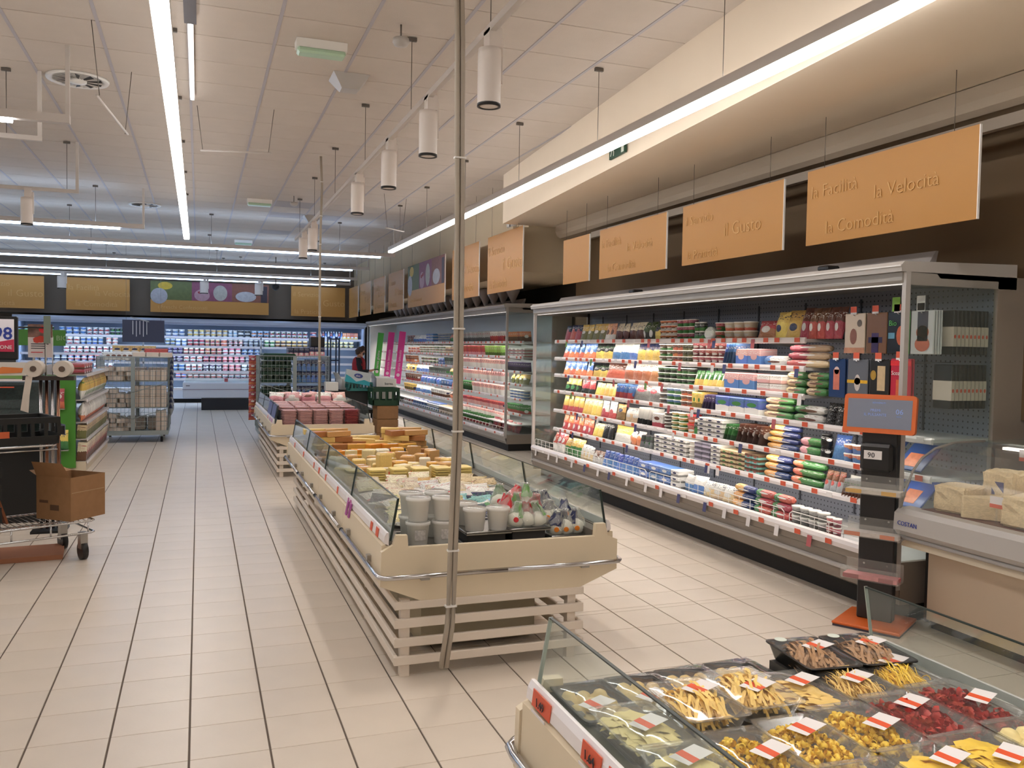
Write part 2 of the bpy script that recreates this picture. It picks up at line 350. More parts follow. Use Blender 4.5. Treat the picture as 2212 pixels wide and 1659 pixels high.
def spot(t, x, y, z, far=False, r=.062, power=0):
    """a cylinder spotlight under a track: body with ring, reflector and bracket as its sub-parts"""
    b = part('spotlight', MB().lathe([(r*.96, .30), (r, .27), (r, .012), (r*.97, 0)], 20, (x, y, z)), M_spot, t)
    def sub(n, m, mt):
        me = m.mesh(n, wloc(t)); o = bpy.data.objects.new(n, me); COL.objects.link(o); me.materials.append(mt); o.parent = b; return o
    sub('ring', MB().lathe([(r*1.01, .012), (r*1.02, -.004), (r*.80, -.004), (r*.80, .006)], 20, (x, y, z), cap=False), M_ring)
    sub('reflector', MB().lathe([(r*.80, .004), (r*.5, .05), (r*.15, .075)], 16, (x, y, z)), M_refl)
    sub('bracket', MB().box(x+r*.55, x+r*1.12, y-.014, y+.014, z+.12, z+.36), M_spot)
    sub('adapter', MB().box(x-.018, x+.05, y-.05, y+.05, z+.30, z+.40), M_spot)
    if power:
        l = bpy.data.lights.new('spot_light', 'SPOT'); l.energy = power; l.spot_size = 1.25; l.spot_blend = .5; l.color = WARM; l.shadow_soft_size = .05
        o = bpy.data.objects.new('spot_light', l); COL.objects.link(o); o.location = Vector((x, y, z-.02))-wloc(t); o.parent = t
SPOT_W = 22
t = thing('spot_track', 'long spotlight track with white cylinder spots above the cheese and meat islands', 'lamp', (1.45, 0, ZL))
part('track', MB().box(1.432, 1.468, -1, 14.2, ZL+.02, ZL+.06), M_housing, t)
hang_wires(t, [(1.45, y) for y in (4.4, 6.22, 8.07, 9.95, 11.8, 13.6)], ZL+.06)
for y in (.2, 1.2, 2.3, 4.41, 5.71, 6.99, 8.47, 11.99, 13.13): spot(t, 1.45, y, 2.88, power=SPOT_W)  # nearest three spots are added out of view to light the pasta
t = thing('spot_track', 'short unlit spotlight track with a single cylinder spot on the service side', 'lamp', (-1.3, 10.9, ZL))
part('track', MB().box(-6, -1.28, 10.88, 10.92, ZL+.02, ZL+.06), M_housing, t); part('conduit', MB().box(-1.31, -1.28, 10.88, 10.91, ZL+.06, ZC-.001), M_housing, t)
hang_wires(t, [(-1.4, 10.9), (-3.2, 10.9)], ZL+.06); spot(t, -1.8, 10.9, 2.88)
t = thing('spot_track', 'bare unlit track with a conduit riser, nothing hung from it', 'lamp', (-1.3, 8.2, ZL))
part('track', MB().box(-6, -1.24, 8.18, 8.22, ZL+.02, ZL+.06), M_housing, t); part('conduit', MB().box(-1.27, -1.24, 8.18, 8.21, ZL+.06, ZC-.001), M_housing, t); hang_wires(t, [(-1.5, 8.2)], ZL+.06)
t = thing('spot_track', 'spotlight track across the store just before the back wall signs', 'lamp', (0, 23.2, ZL))
part('track', MB().box(-6, 3.6, 23.18, 23.22, ZL, ZL+.04), M_housing, t); hang_wires(t, [(-2.5, 23.2), (1, 23.2)], ZL+.04)
for x in (-4.6, -3.1, .12, 1.45): spot(t, x, 23.2, 2.86, r=.1)
# ceiling fittings
M_em = mat('emergency_lens', (176, 206, 180), .3)
def emergency(x, y, lab, d=.15, w=.37):
    t = thing('emergency_light', lab, 'lamp', (x, y, ZC), 'emergency lights')
    part('case', MB().prism([(y-d/2, ZC-.002), (y+d/2, ZC-.002), (y+d/2-.02, ZC-.06), (y-d/2+.02, ZC-.06)], 0, x-w/2, x+w/2), M_white, t)
    part('lens', MB().cbox(x-w/2+.01, x+w/2-.01, y-d/2+.012, y+d/2-.012, ZC-.10, ZC-.055, .015), M_em, t)
emergency(.85, 6.6, 'emergency light with pale green lens on the ceiling near the smoke detector')
emergency(.88, 14.0, 'shallow emergency light on the ceiling, short of the first cross strip'); emergency(.9, 19.6, 'shallow emergency light on the ceiling past two cross strips')
for x, y, r, lab in ((-.98, 8.3, .25, 'round white air diffuser with a fan of dark vanes in the ceiling'), (-.83, 15.3, .25, 'smaller looking round air diffuser in the ceiling above the cross strips')):
    t = thing('air_diffuser', lab, 'air vent', (x, y, ZC))
    part('rim', MB().lathe([(r, -.002), (r*.97, -.02), (r*.78, -.012), (r*.78, -.003)], 28, (x, y, ZC)), M_white, t)
    part('core', MB().lathe([(r*.3, -.002), (r*.28, -.035), (r*.05, -.045)], 18, (x, y, ZC)), M_white, t)
    for k in range(20):
        a = 2*PI*k/20; ca, sa = math.cos(a), math.sin(a); m = MB()
        m.add([(x+ca*r*.3, y+sa*r*.3, ZC-.012), (x+ca*r*.78, y+sa*r*.78, ZC-.012), (x+math.cos(a+.2)*r*.78, y+math.sin(a+.2)*r*.78, ZC-.024), (x+math.cos(a+.2)*r*.3, y+math.sin(a+.2)*r*.3, ZC-.024)], [(0, 1, 2, 3)])
        part('vane', m, M_ring if k % 2 else M_lgrey, t)
for x, y, lab in ((1.18, 7.35, 'pyramid speaker box on the ceiling near the smoke detector'), (1.85, 15.4, 'pyramid speaker box on the ceiling beyond the far end of the spotlight track')):
    solo('ceiling_speaker', MB().add([(x-.15, y-.15, ZC-.002), (x+.15, y-.15, ZC-.002), (x+.15, y+.15, ZC-.002), (x-.15, y+.15, ZC-.002), (x-.07, y-.07, ZC-.11), (x+.07, y-.07, ZC-.11), (x+.07, y+.07, ZC-.11), (x-.07, y+.07, ZC-.11)],
        [(0, 1, 2, 3), (4, 5, 6, 7), (0, 1, 5, 4), (1, 2, 6, 5), (2, 3, 7, 6), (3, 0, 4, 7)]), M_lgrey, lab, 'speaker', (x, y, ZC))
for x, y, lab in ((1.32, 6.0, 'smoke detector on a short stem beside the spotlight track'), (1.34, 13.4, 'smoke detector at the far end of the spotlight track')):
    t = thing('smoke_detector', lab, 'detector', (x, y, ZC))
    part('stem', MB().tube([(x, y, ZC-.1), (x, y, ZC-.005)], .006), M_wire, t)
    part('head', MB().lathe([(.055, -.1), (.06, -.125), (.045, -.15), (.02, -.16)], 16, (x, y, ZC)), M_lgrey, t)
def trapeze(x0, y0, x1, y1, drop, lab):
    t = thing('hanging_bar', lab, 'hanger', (x0, y0, ZC))
    for (x, y, q) in ((x0, y0, .05), (x1, y1, -.05)): part('wire', MB().tube([(x-q, y, ZC-.005), (x, y, ZC-drop)], .003, 6), M_wire, t)
    part('bar', MB().tube([(x0-.02, y0, ZC-drop), (x1+.02, y1, ZC-drop)], .009, 8), M_housing, t)
trapeze(.03, 8.75, .62, 8.6, .42, 'empty white bar hanging on two wires under the ceiling beside the long aisle strip')
trapeze(-.66, 6.75, -.58, 7.9, .52, 'slim tilted bar hanging on two wires near the round air diffuser')
trapeze(2.6, 12.6, 2.9, 12.9, .5, 'slim bar hanging on two wires near the far end of the soffit')
for i, (x, y) in enumerate(((-.28, 6.4), (-.28, 9.0))):
    t = thing('light_reflector', ['short upper light strip tucked above the long aisle strip, close to the ceiling', 'dark bracket plate above the long aisle strip, close to the ceiling'][i], 'lamp', (-.06, y, ZC))
    if i == 0: part('diffuser', MB().box(-.075, -.045, 3.2, 8.4, ZC-.05, ZC-.035), led('led_upper', NEUTRAL, 3), t); part('housing', MB().box(-.08, -.04, 3.2, 8.4, ZC-.035, ZC-.006), M_housing, t)  # glowing bar stands in for a bright streak of light by the ceiling
    else: part('plate', MB().box(-.1, -.02, 5.2, 6.4, ZC-.06, ZC-.052), mat('plate_grey', (90, 86, 90), .5), t)
# ------------------------------------------------------------------ hanging signs
def panel_sign(label, axis, c, a, b, z0, z1, texts, photo=0, group=None, wires=True, ztop=None):
    """axis 1: panel in a plane of constant x, faces -x, reads from far to near; axis 0: constant y, faces -y"""
    th = .012; loc = (c, (a+b)/2, z0) if axis else ((a+b)/2, c, z0)
    t = thing('hanging_sign', label, 'sign', loc, group)
    if axis: part('board', MB().box(c, c+th, a, b, z0, z1), M_sign, t); part('edge', MB().box(c-.001, c+th+.001, a-.006, a, z0, z1), M_white, t)
    else: part('board', MB().box(a, b, c, c+th, z0, z1), M_sign, t)
    w = b-a; h = z1-z0
    for s, u, v, k in texts:
        if axis: lettering(t, s, k*h, (-.004, (b-u*w)-(a+b)/2, v*h), (PI/2, 0, -PI/2), M_let, .012)
        else: lettering(t, s, k*h, ((a+u*w)-(a+b)/2, -.004, v*h), (PI/2, 0, 0), M_let, .012)
    if wires:
        for u in (.12, .88):
            q = a+u*w; zt = ztop or ZC
            part('hanger_wire', MB().tube([(c, q, z1), (c, q, zt)] if axis else [(q, c, z1), (q, c, zt)], .002, 5), M_wire, t)
    if photo:   # picture of fruit cups and cream above the amber base
        zc = z0+h*.4
        def pic(n, u0, u1, v0, v1, col, d=.003):
            q0, q1 = (b-u1*w, b-u0*w) if axis else (a+u0*w, a+u1*w); e0, e1 = zc+(z1-zc)*v0, zc+(z1-zc)*v1
            m = MB().box(c-d, c-.0005, q0, q1, e0, e1) if axis else MB().box(q0, q1, c-d, c-.0005, e0, e1)
            return part(n, m, mat('print_%d_%d_%d' % col, col, .6, noise=.15, nscale=14), t)
        def oval(n, u, v, ru, rv, col, d=.005):
            m = MB(); K = 20; e = [(math.cos(2*PI*k/K)*ru*w, math.sin(2*PI*k/K)*rv*(z1-zc)) for k in range(K)]; q = b-u*w if axis else a+u*w; zz = zc+(z1-zc)*v
            m.add([((c-d), q-p, zz+r) if axis else (q+p, c-d, zz+r) for p, r in e], [tuple(range(K))]); part(n, m, mat('print_%d_%d_%d' % col, col, .6, noise=.15, nscale=14), t)
        pic('picture_leaf', 0, .34, 0, 1, (84, 90, 46)); pic('picture_cup', .34, .68, 0, 1, (120, 62, 84)); pic('picture_fruit', .68, 1, 0, 1, (120, 72, 56)); pic('picture_shade', .93, .985, 0, .9, (48, 38, 48), .004)
        oval('picture_bag', .07, .2, .07, .42, (150, 146, 150)); oval('picture_berries', .425, .3, .065, .32, (160, 124, 132)); oval('picture_glass', .58, .45, .06, .42, (156, 150, 142)); oval('picture_cream', .8, .3, .09, .28, (164, 160, 162))
        oval('picture_berry', .41, .45, .02, .07, (130, 24, 34), .006); oval('picture_berry', .45, .5, .02, .07, (130, 24, 34), .006); oval('picture_yellow', .12, .75, .06, .2, (180, 150, 40), .004)
A = [('la Facilità', .03, .62, .24), ('la Velocità', .45, .45, .24), ('la Comodità', .14, .12, .24)]
B = [('il Servizio', .03, .66, .22), ('il Gusto', .46, .36, .3), ('la Praticità', .06, .08, .22)]
hs = 'amber hanging sign under the soffit reading '
panel_sign(hs+'la Facilità, la Velocità and la Comodità', 1, 4.0, 3.59, 5.0, 2.345, 2.86, A, ztop=3.2)
panel_sign(hs+'il Servizio, il Gusto and la Praticità', 1, 4.0, 5.26, 6.65, 2.345, 2.86, B, ztop=3.2)
panel_sign('amber hanging sign reading la Comodità, between the il Gusto sign and the short blank one', 1, 4.0, 6.93, 8.32, 2.345, 2.86, A, ztop=3.2)
panel_sign('short blank amber hanging sign at the inner end of the soffit', 1, 4.0, 8.58, 9.29, 2.35, 2.86, [], ztop=3.2)
for i, (a, b, tx, ph, lab) in enumerate(((10.27, 11.68, B, 0, 'amber hanging sign reading la Praticità at the corner where the soffit ends'), (12.09, 13.5, A, 0, 'amber hanging sign between the soffit corner sign and the fruit picture sign'),
    (13.95, 16.65, [('i Freschi Confezionati', .08, .12, .13)], 1, 'wide hanging sign with a fruit and cream picture over the side chiller'), (17.06, 18.5, B, 0, 'amber hanging sign on the side wall just past the fruit picture sign'),
    (18.9, 20.2, A, 0, 'amber hanging sign on the side wall, second past the fruit picture sign'), (20.55, 22.0, B, 0, 'amber hanging sign on the side wall, third past the fruit picture sign'), (22.3, 23.7, A, 0, 'amber hanging sign tight in the corner of side and back walls'))):
    panel_sign(lab, 1, 3.86, a, b, 2.36, 3.16, tx, ph)
for a, b, tx, ph, lab in ((-5.1, -3.62, B, 0, 'amber back wall sign reading la Praticità, over the shopping price screen'), (-3.13, -1.67, A, 0, 'amber back wall sign reading la Comodità'),
    (-1.18, 1.77, [('i Freschi Confezionati', .06, .12, .17)], 1, 'wide back wall sign reading i Freschi Confezionati with fruit picture'), (2.36, 3.82, B, 0, 'amber back wall sign reading la Praticità, over the roll cage of cartons')):
    panel_sign(lab, 0, 24.15, a, b, 2.39, 3.2, tx, ph)
# exit sign on the soffit face
def exit_sign():
    y = 6.75; x = sofx(y)-.02
    t = thing('exit_sign', 'green emergency exit sign with running figure and arrow on the soffit face', 'sign', (x, y, 3.21)); t.rotation_euler = (0, 0, -.0728)
    G = mat('exit_green', (22, 66, 48), .5); Wt = mat('exit_white', (210, 216, 206), .5)
    part('board', MB().box(-.012, .008, -.17, .17, .06, .27), G, t, local=True)
    m = MB()
    def q(*p): m.add([(-.0135, -u, .06+v) for u, v in p], [tuple(range(len(p)))])
    q((.10, .01), (.155, .01), (.155, .2), (.10, .2))
    part('door_symbol', m, Wt, t, local=True); m = MB()
    q((-.03, .10), (.04, .10), (.04, .075), (.085, .115), (.04, .155), (.04, .13), (-.03, .13)); part('arrow', m, Wt, t, local=True); m = MB()
    q((-.105, .15), (-.075, .15), (-.07, .18), (-.09, .19), (-.11, .18)); q((-.12, .145), (-.07, .145), (-.08, .085), (-.11, .08)); q((-.11, .085), (-.09, .085), (-.125, .02), (-.145, .025)); q((-.095, .085), (-.078, .085), (-.055, .05), (-.06, .015), (-.075, .015), (-.072, .045)); q((-.12, .14), (-.15, .10), (-.14, .095), (-.11, .125)); q((-.075, .14), (-.045, .105), (-.053, .097), (-.082, .12))
    part('running_figure', m, Wt, t, local=True)
exit_sign()
t = thing('camera_box', 'small white alarm box on the wall by the soffit corner', 'alarm', (4.05, 11.3, 3.3)); part('case', MB().cbox(4.05, 4.12, 11.2, 11.45, 3.28, 3.5, .015), M_white, t); part('sensor', MB().lathe([(.02, -.002), (.018, .004)], 12, (0, 0, 0)), M_ring, t, local=True).rotation_euler = (0, -PI/2, 0)
t = thing('security_camera', 'black dome camera hanging before the back wall signs', 'camera', (1.85, 22.9, 3.0)); part('stem', MB().tube([(1.85, 22.9, 3.1), (1.85, 22.9, ZC)], .012), M_wire, t); part('dome', MB().lathe([(.02, .0), (.09, .05), (.1, .1), (.1, .13), (.05, .16)], 14, (1.85, 22.9, 2.98)), M_black, t)
# ------------------------------------------------------------------ cable conduits
def conduit(label, pts, r, gap):
    t = thing('cable_conduit', label, 'conduit', pts[-1]); P = [Vector(p) for p in pts]
    for s in (-1, 1): part('channel', MB().tube([(p.x+s*gap, p.y, p.z) for p in P], r, 8), mat('conduit_grey', (166, 156, 142), .5), t)
    for f in (.22, .38, .5, .68, .82):
        k = f*(len(P)-1); i = int(k); p = P[i].lerp(P[min(i+1, len(P)-1)], k-i)
        part('cable_tie', MB().box(p.x-gap-r*1.15, p.x+gap+r*1.15, p.y-r*1.2, p.y+r*1.2, p.z-.004, p.z+.004), M_white, t)
conduit('twin grey cable conduit hanging in front of the cheese island end', [(1.10, 3.86, ZC), (1.125, 3.86, 3.0), (1.135, 3.86, 2.3), (1.138, 3.86, 1.7), (1.14, 3.86, 1.2), (1.125, 3.85, .75), (1.12, 3.85, .5), (1.112, 3.85, .28), (1.085, 3.85, .085)], .0125, .0125)
conduit('thin grey cable conduit hanging down to the meat island', [(1.36, 10.5, ZC), (1.375, 10.5, 3.5), (1.36, 10.5, 2.8), (1.36, 10.5, 1.6), (1.365, 10.5, .9)], .012, .002)
# ------------------------------------------------------------------ chilled island counters
M_liner = mat('dark_liner', (62, 60, 58), .5); M_ledge = mat('taupe_ledge', (104, 98, 90), .45); M_body = mat('island_enamel', (220, 205, 178), .42)
TAGM = {}
def tagmesh(w, h, d=.003):
    k = (w, h)
    if k not in TAGM: TAGM[k] = MB().cbox(-d, 0, -w/2, w/2, -h/2, h/2, .001).mesh('price_tag')
    return TAGM[k]
def island(label, y0, y1, near_end=True, tags=(), nseg=4, edge=None):
    t = thing('chilled_island', label, 'display counter', (1.43, y0, 0))
    seg = (y1-y0-.06)/nseg
    ends = ([(y0, y0+.03)] if near_end else [])+[(y1-.03, y1)]
    prof = [(1.03, .36), (1.83, .36), (2.06, .45), (2.06, .605), (2.005, .625), (1.99, .692), (1.935, .692), (1.93, .628), (.945, .632), (.94, .69), (.885, .692), (.87, .645), (.815, .615), (.81, .45)]
    for a, b in ends: part('end_panel', MB().prism(prof, 1, a, b), M_body, t)
    for s in (-1, 1):
        def X(x): return 1.435+s*(x-1.435)*-1 if s == 1 else x
        for k in range(nseg):
            a = y0+.03+seg*k+.003; b = a+seg-.006
            part('side_panel', MB().prism([(X(.815), .45), (X(1.03), .36), (X(1.07), .36), (X(.86), .47), (X(.86), .635), (X(.845), .645), (X(.822), .64)], 1, a, b), M_body, t)
            part('price_rail', MB().prism([(X(.845), .638), (X(.832), .652), (X(.836), .682), (X(.846), .700), (X(.856), .700), (X(.857), .638)], 1, a, b), M_rail, t)
            g = part('glass_pane', MB().prism([(X(.862), .66), (X(.868), .66), (X(.903), .862), (X(.897), .862)], 1, a, b), M_glass, t)
            for e in (a, b):
                m = MB().prism([(X(.858), .66), (X(.870), .66), (X(.906), .864), (X(.894), .864)], 1, e-.0013, e+.0013); me = m.mesh('glass_edge', t.location); me.materials.append(edge or M_edge)
                o = bpy.data.objects.new('glass_edge', me); COL.objects.link(o); o.parent = g
            me = MB().prism([(X(.8955), .860), (X(.9045), .860), (X(.9045), .8635), (X(.8955), .8635)], 1, a, b).mesh('top_edge', t.location); me.materials.append(M_edge); o = bpy.data.objects.new('top_edge', me); COL.objects.link(o); o.parent = g
            part('base_trim', MB().box(min(X(.86), X(.88)), max(X(.86), X(.88)), a, b, .47, .66), M_ledge, t)
        # bumper tube in lengths with black caps
        for k in range(nseg):
            a = y0+seg*k+(.05 if k else 0); b = a+seg-.05
            pth = [(X(.797), a, .5), (X(.797), b, .5)]
            if k == 0 and near_end: pth = [(1.435, y0-.045, .5), (X(.86), y0-.045, .5), (X(.82), y0-.038, .5), (X(.802), y0-.015, .5), (X(.797), y0+.03, .5), (X(.797), b, .5)]
            r = part('bumper_rail', MB().tube(pth, .012, 10), M_chrome, t)
            me = MB().tube([(X(.797), b-.003, .5), (X(.797), b+.012, .5)], .0135, 10).mesh('end_cap', t.location); me.materials.append(M_black); o = bpy.data.objects.new('end_cap', me); COL.objects.link(o); o.parent = r
            for f in (.25, .8): part('rail_bracket', MB().box(min(X(.797), X(.822)), max(X(.797), X(.822)), a+f*seg-.02, a+f*seg+.02, .512, .54), M_steel, t)
    if near_end:
        for x in (1.02, 1.86): part('rail_bracket', MB().box(x-.022, x+.022, y0-.045, y0, .478, .49), M_steel, t)
    part('deck', MB().box(.88, 1.99, y0+.03, y1-.03, .46, .60), M_liner, t)
    part('ledge', MB().box(.872, .935, y0+.03, y1-.03, .60, .655), M_ledge, t); part('ledge', MB().box(1.925, 1.995, y0+.03, y1-.03, .60, .655), M_ledge, t)
    # slatted plinth
    zs = [(.061, .104), (.149, .192), (.241, .286), (.331, .369)]
    for z0, z1 in zs:
        for e in ([y0-.005] if near_end else [])+[y1-.02]: part('slat', MB().cbox(.88, 1.872, e, e+.02, z0, z1, .003), M_offwhite, t)
        for xa in (.882, 1.85): part('slat', MB().cbox(xa, xa+.02, y0+.02, y1-.025, z0, z1, .003), M_offwhite, t)
    ny = 5
    for k in range(ny+1):
        y = y0+.017+(y1-y0-.09)*k/ny
        for x in (.915, 1.79): part('leg', MB().box(x, x+.045, y, y+.045, 0, .372), M_offwhite, t)
    part('plinth_casing', MB().box(1.1, 1.74, y0+.35, y1-.35, .02, .37), mat('plinth_casing', (186, 176, 150), .6), t)
    for y, w, c in tags:
        inst('price_tag', tagmesh(w, .045), M_price if c == 'o' else mat('pink_tag', (176, 96, 150), .5) if c == 'p' else M_tagw, (.834-1.43, y-y0, .672), (0, .12, 0), parent=t)
    return t
cheese = island('beige slatted island counter full of cheese and mozzarella behind low glass', 4.0, 8.66, True,
    [(4.2, .06, 'o'), (4.35, .05, 'o'), (5.0, .03, 'p'), (5.08, .03, 'p'), (5.5, .04, 'o'), (6.05, .04, 'o'), (6.4, .05, 'o'), (6.7, .04, 'o'), (7.4, .05, 'o'), (8.1, .05, 'o')])
for i, y in enumerate((4.93, 5.02)):
    part('promo_flag', MB().prism([(.81, .60), (.815, .60), (.832, .68), (.826, .68)], 1, y, y+.045), mat('purple_flag', (164, 78, 148), .5), cheese)
meat = island('beige slatted island counter stacked with pink sliced ham packs', 10.62, 14.0, True, [(10.8, .09, 'p'), (11.05, .07, 'p'), (11.4, .06, 'o')], 3)
for k in range(2): part('notice_sheet', MB().prism([(.853, .69), (.855, .69), (.887, .85), (.885, .85)], 1, 10.7+k*.6, 11.2+k*.6), mat('notice_blue', (96, 106, 150), .5), meat)
pasta = island('beige island counter of fresh pasta trays under low glass, orange price tags', -2.4, 2.16, False,
    [(2.02, .12, 'o'), (1.72, .10, 'o'), (1.585, .10, 'o'), (1.42, .1, 'o'), (1.2, .1, 'o')], 4, mat('pale_glass_edge', (170, 180, 172), .3))
for y, s in ((2.02, '1.49'), (1.72, '1.64'), (1.585, '1.64'), (1.42, '1.64')):
    inst('tag_slip', tagmesh(.09, .03), M_tagw, (.826-1.43, y+2.4, .634), (0, -.15, 0), parent=pasta)
    lettering(pasta, s, .032, (.8275-1.43, y+.03+2.4, .660), (PI/2+.0, 0, -PI/2), M_letd)
# rounded bumper end at the far end of the pasta island
part('bumper_rail', MB().tube([(.797, 1.2, .5), (.797, 2.12, .5), (.803, 2.17, .5), (.83, 2.2, .5), (.88, 2.21, .5), (1.99, 2.21, .5), (2.05, 2.19, .5), (2.075, 2.14, .5), (2.075, 1.2, .5)], .014, 10), M_chrome, pasta)
# ------------------------------------------------------------------ shared product shapes (unit boxes, base at z 0, front faces -y)
UNIT = {}
def unit(kind):
    if kind in UNIT: return UNIT[kind]
    m = MB()
    if kind == 'box': m.cbox(-.5, .5, -.5, .5, 0, 1, .04)
    elif kind in ('bag', 'pouch', 'lean'):
        nx, nz = 6, 8; vs = []; fs = []; rnd = random.Random(kind)
        for s in (-1, 1):
            for j in range(nz+1):
                for i in range(nx+1):
                    u, v = i/nx, j/nz
                    if kind == 'bag': th = (math.sin(PI*min(max((v-.06)/.88, 0), 1))**.6)*(math.sin(PI*u)**.5); wd = 1-.06*math.sin(PI*v)
                    elif kind == 'pouch': th = ((1-v)**.55*.95+.05*(v < .97))*(math.sin(PI*u)**.35 if 0 < u < 1 else .15); wd = 1-.04*math.sin(PI*v)
                    else: th = .9*(1 if 0 < u < 1 and 0 < v < 1 else .55); wd = 1
                    jit = (rnd.random()-.5)*.07 if kind != 'lean' else (rnd.random()-.5)*.12
                    vs.append(((u-.5)*wd, s*(.5*max(th, .04)*(1+jit)), v))
        n = (nx+1)*(nz+1)
        for s in (0, 1):
            for j in range(nz):
                for i in range(nx): fs.append((s*n+j*(nx+1)+i, s*n+j*(nx+1)+i+1, s*n+(j+1)*(nx+1)+i+1, s*n+(j+1)*(nx+1)+i))
        rim = [i for i in range(nx)]+[j*(nx+1)+nx for j in range(nz)]+[nz*(nx+1)+nx-i for i in range(nx)]+[(nz-j)*(nx+1) for j in range(nz)]
        for a, b in zip(rim, rim[1:]+rim[:1]): fs.append((a, b, n+b, n+a))
        m.add(vs, fs, True)
    elif kind == 'tub': m.lathe([(.36, 0), (.40, .02), (.47, .80), (.5, .82), (.5, .86)], 14)
    elif kind == 'tub_lid': m.lathe([(.5, .86), (.51, .90), (.5, .98), (.44, 1.0)], 14)
    elif kind == 'jar': m.lathe([(.44, 0), (.48, .04), (.48, .74), (.40, .82)], 14)
    elif kind == 'jar_lid': m.lathe([(.43, .82), (.43, .97), (.40, 1.0)], 14)
    elif kind == 'bottle': m.lathe([(.42, 0), (.48, .03), (.48, .62), (.2, .8), (.2, .86)], 12)
    elif kind == 'bottle_cap': m.lathe([(.22, .86), (.22, .98), (.18, 1.0)], 10)
    elif kind == 'carton': m.cbox(-.5, .5, -.5, .5, 0, .8, .03); m.prism([(-.5, .8), (.5, .8), (.06, .97), (.06, 1), (-.06, 1), (-.06, .97)], 0, -.48, .48)
    elif kind == 'disc':
        m.lathe([(.30, -.5), (.46, -.42), (.5, -.2), (.5, .2), (.46, .42), (.30, .5)], 22); m.v = [(x, z, y+.5) for x, y, z in m.v]
    elif kind == 'log':
        K = 10; prof = [(.18, -.5), (.36, -.485), (.30, -.46), (.47, -.40), (.5, -.30), (.5, .30), (.47, .40), (.30, .46), (.36, .485), (.18, .5)]
        m.lathe(prof, K); m.v = [(z, max(min(x, .46), -.46), max(min(y, .46), -.46)+.46) for x, y, z in m.v]
    elif kind == 'wedge':
        m.prism([(-.5, -.5), (.5, -.32), (.5, .32), (-.5, .5)] if False else [(-.5, -.5), (.5, -.06), (.5, .06), (-.5, .5)], 2, 0, 1)
        bm = bmesh.new(); me = m.mesh('t'); bm.from_mesh(me); bmesh.ops.bevel(bm, geom=bm.edges[:], offset=.035, segments=1, affect='EDGES'); bm.to_mesh(me); bm.free(); UNIT[kind] = me; me.name = 'wedge'; return me
    elif kind == 'block':
        rnd = random.Random(4); m.cbox(-.5, .5, -.5, .5, 0, 1, .07); m.v = [(x+(rnd.random()-.5)*.06, y+(rnd.random()-.5)*.06, z+(rnd.random()-.5)*.04*(z > .5)) for x, y, z in m.v]
    elif kind == 'slab':
        m.cbox(-.5, .5, -.5, .5, 0, 1, .12)
    elif kind == 'tray':
        for k, (a, z) in enumerate(((.40, 0), (.47, .92), (.5, .95), (.5, 1.0), (.455, .97), (.385, .08))): pass
        ring = []
        for a, z in ((.40, 0), (.465, .92), (.5, .94), (.5, 1.0), (.455, .98), (.39, .07)):
            c = .09; pts = []
            for sx, sy, a0 in ((1, 1, 0), (-1, 1, PI/2), (-1, -1, PI), (1, -1, 1.5*PI)):
                for q in range(4): th = a0+q*PI/6; pts.append((sx*(a-c)+math.cos(th)*c, sy*(a-c)+math.sin(th)*c, z))
            ring.append(pts)
        n = 16; vs = [p for r in ring for p in r]; fs = [(i*n+k, i*n+(k+1) % n, (i+1)*n+(k+1) % n, (i+1)*n+k) for i in range(5) for k in range(n)]+[tuple(range(n)), tuple(5*n+k for k in range(n))]
        m.add(vs, fs, True)
    elif kind == 'film':
        nx, ny = 8, 8; rnd = random.Random(7); vs = []
        for j in range(ny+1):
            for i in range(nx+1):
                u, v = i/nx-.5, j/ny-.5; e = (1-(2*abs(u))**4)*(1-(2*abs(v))**4); vs.append((u*.99, v*.99, 1.0+e*(.10+.10*rnd.random())))
        m.add(vs, [(j*(nx+1)+i, j*(nx+1)+i+1, (j+1)*(nx+1)+i+1, (j+1)*(nx+1)+i) for j in range(ny) for i in range(nx)], True)
    elif kind == 'bucket': m.lathe([(.36, 0), (.38, .02), (.455, .84), (.5, .86), (.5, .97), (.47, 1.0), (.45, .97), (.44, .88)], 20)
    elif kind == 'chunk':
        me = MB().cbox(-.5, .5, -.5, .5, 0, 1, .1).mesh('t'); bm = bmesh.new(); bm.from_mesh(me); bmesh.ops.subdivide_edges(bm, edges=bm.edges[:], cuts=3, use_grid_fill=True); rn = random.Random(8)
        for v in bm.verts: v.co += Vector((rn.uniform(-1, 1), rn.uniform(-1, 1), rn.uniform(-1, 1)*(v.co.z > .05)))*.035
        bm.to_mesh(me); bm.free(); me.name = 'chunk'; UNIT[kind] = me; return me
    elif kind == 'ballbag':
        rnd = random.Random(11); prof = [(.16, 0), (.46, .05), (.52, .22), (.48, .40), (.38, .58), (.27, .74), (.19, .88), (.24, .98), (.08, 1.0)]; m.lathe(prof, 12)
        m.v = [(x*(1+(rnd.random()-.5)*.5*(z > .15)), y*(1+(rnd.random()-.5)*.5*(z > .15)), z+(rnd.random()-.5)*.06*(z > .3)) for x, y, z in m.v]
    elif kind == 'cone':
        rnd = random.Random(5); m.lathe([(.06, 0), (.2, .2), (.42, .6), (.5, .8), (.44, .92), (.3, 1.0)], 12); m.v = [(x*(1+(rnd.random()-.5)*.3), y*(1+(rnd.random()-.5)*.3), z+(rnd.random()-.5)*.06*(z > .7)) for x, y, z in m.v]
    elif kind == 'card':
        m.cbox(-.5, .5, -.5, .5, 0, 1, .03)
    me = m.mesh(kind); UNIT[kind] = me; return me
NAMES = dict(box='packet', bag='pillow_bag', pouch='pouch', lean='flat_pack', tub='tub', jar='jar', bottle='bottle', disc='round_cheese_pack', log='wrapped_roll', carton='carton', wedge='cheese_wedge', block='cheese_block', card='hanging_pack')
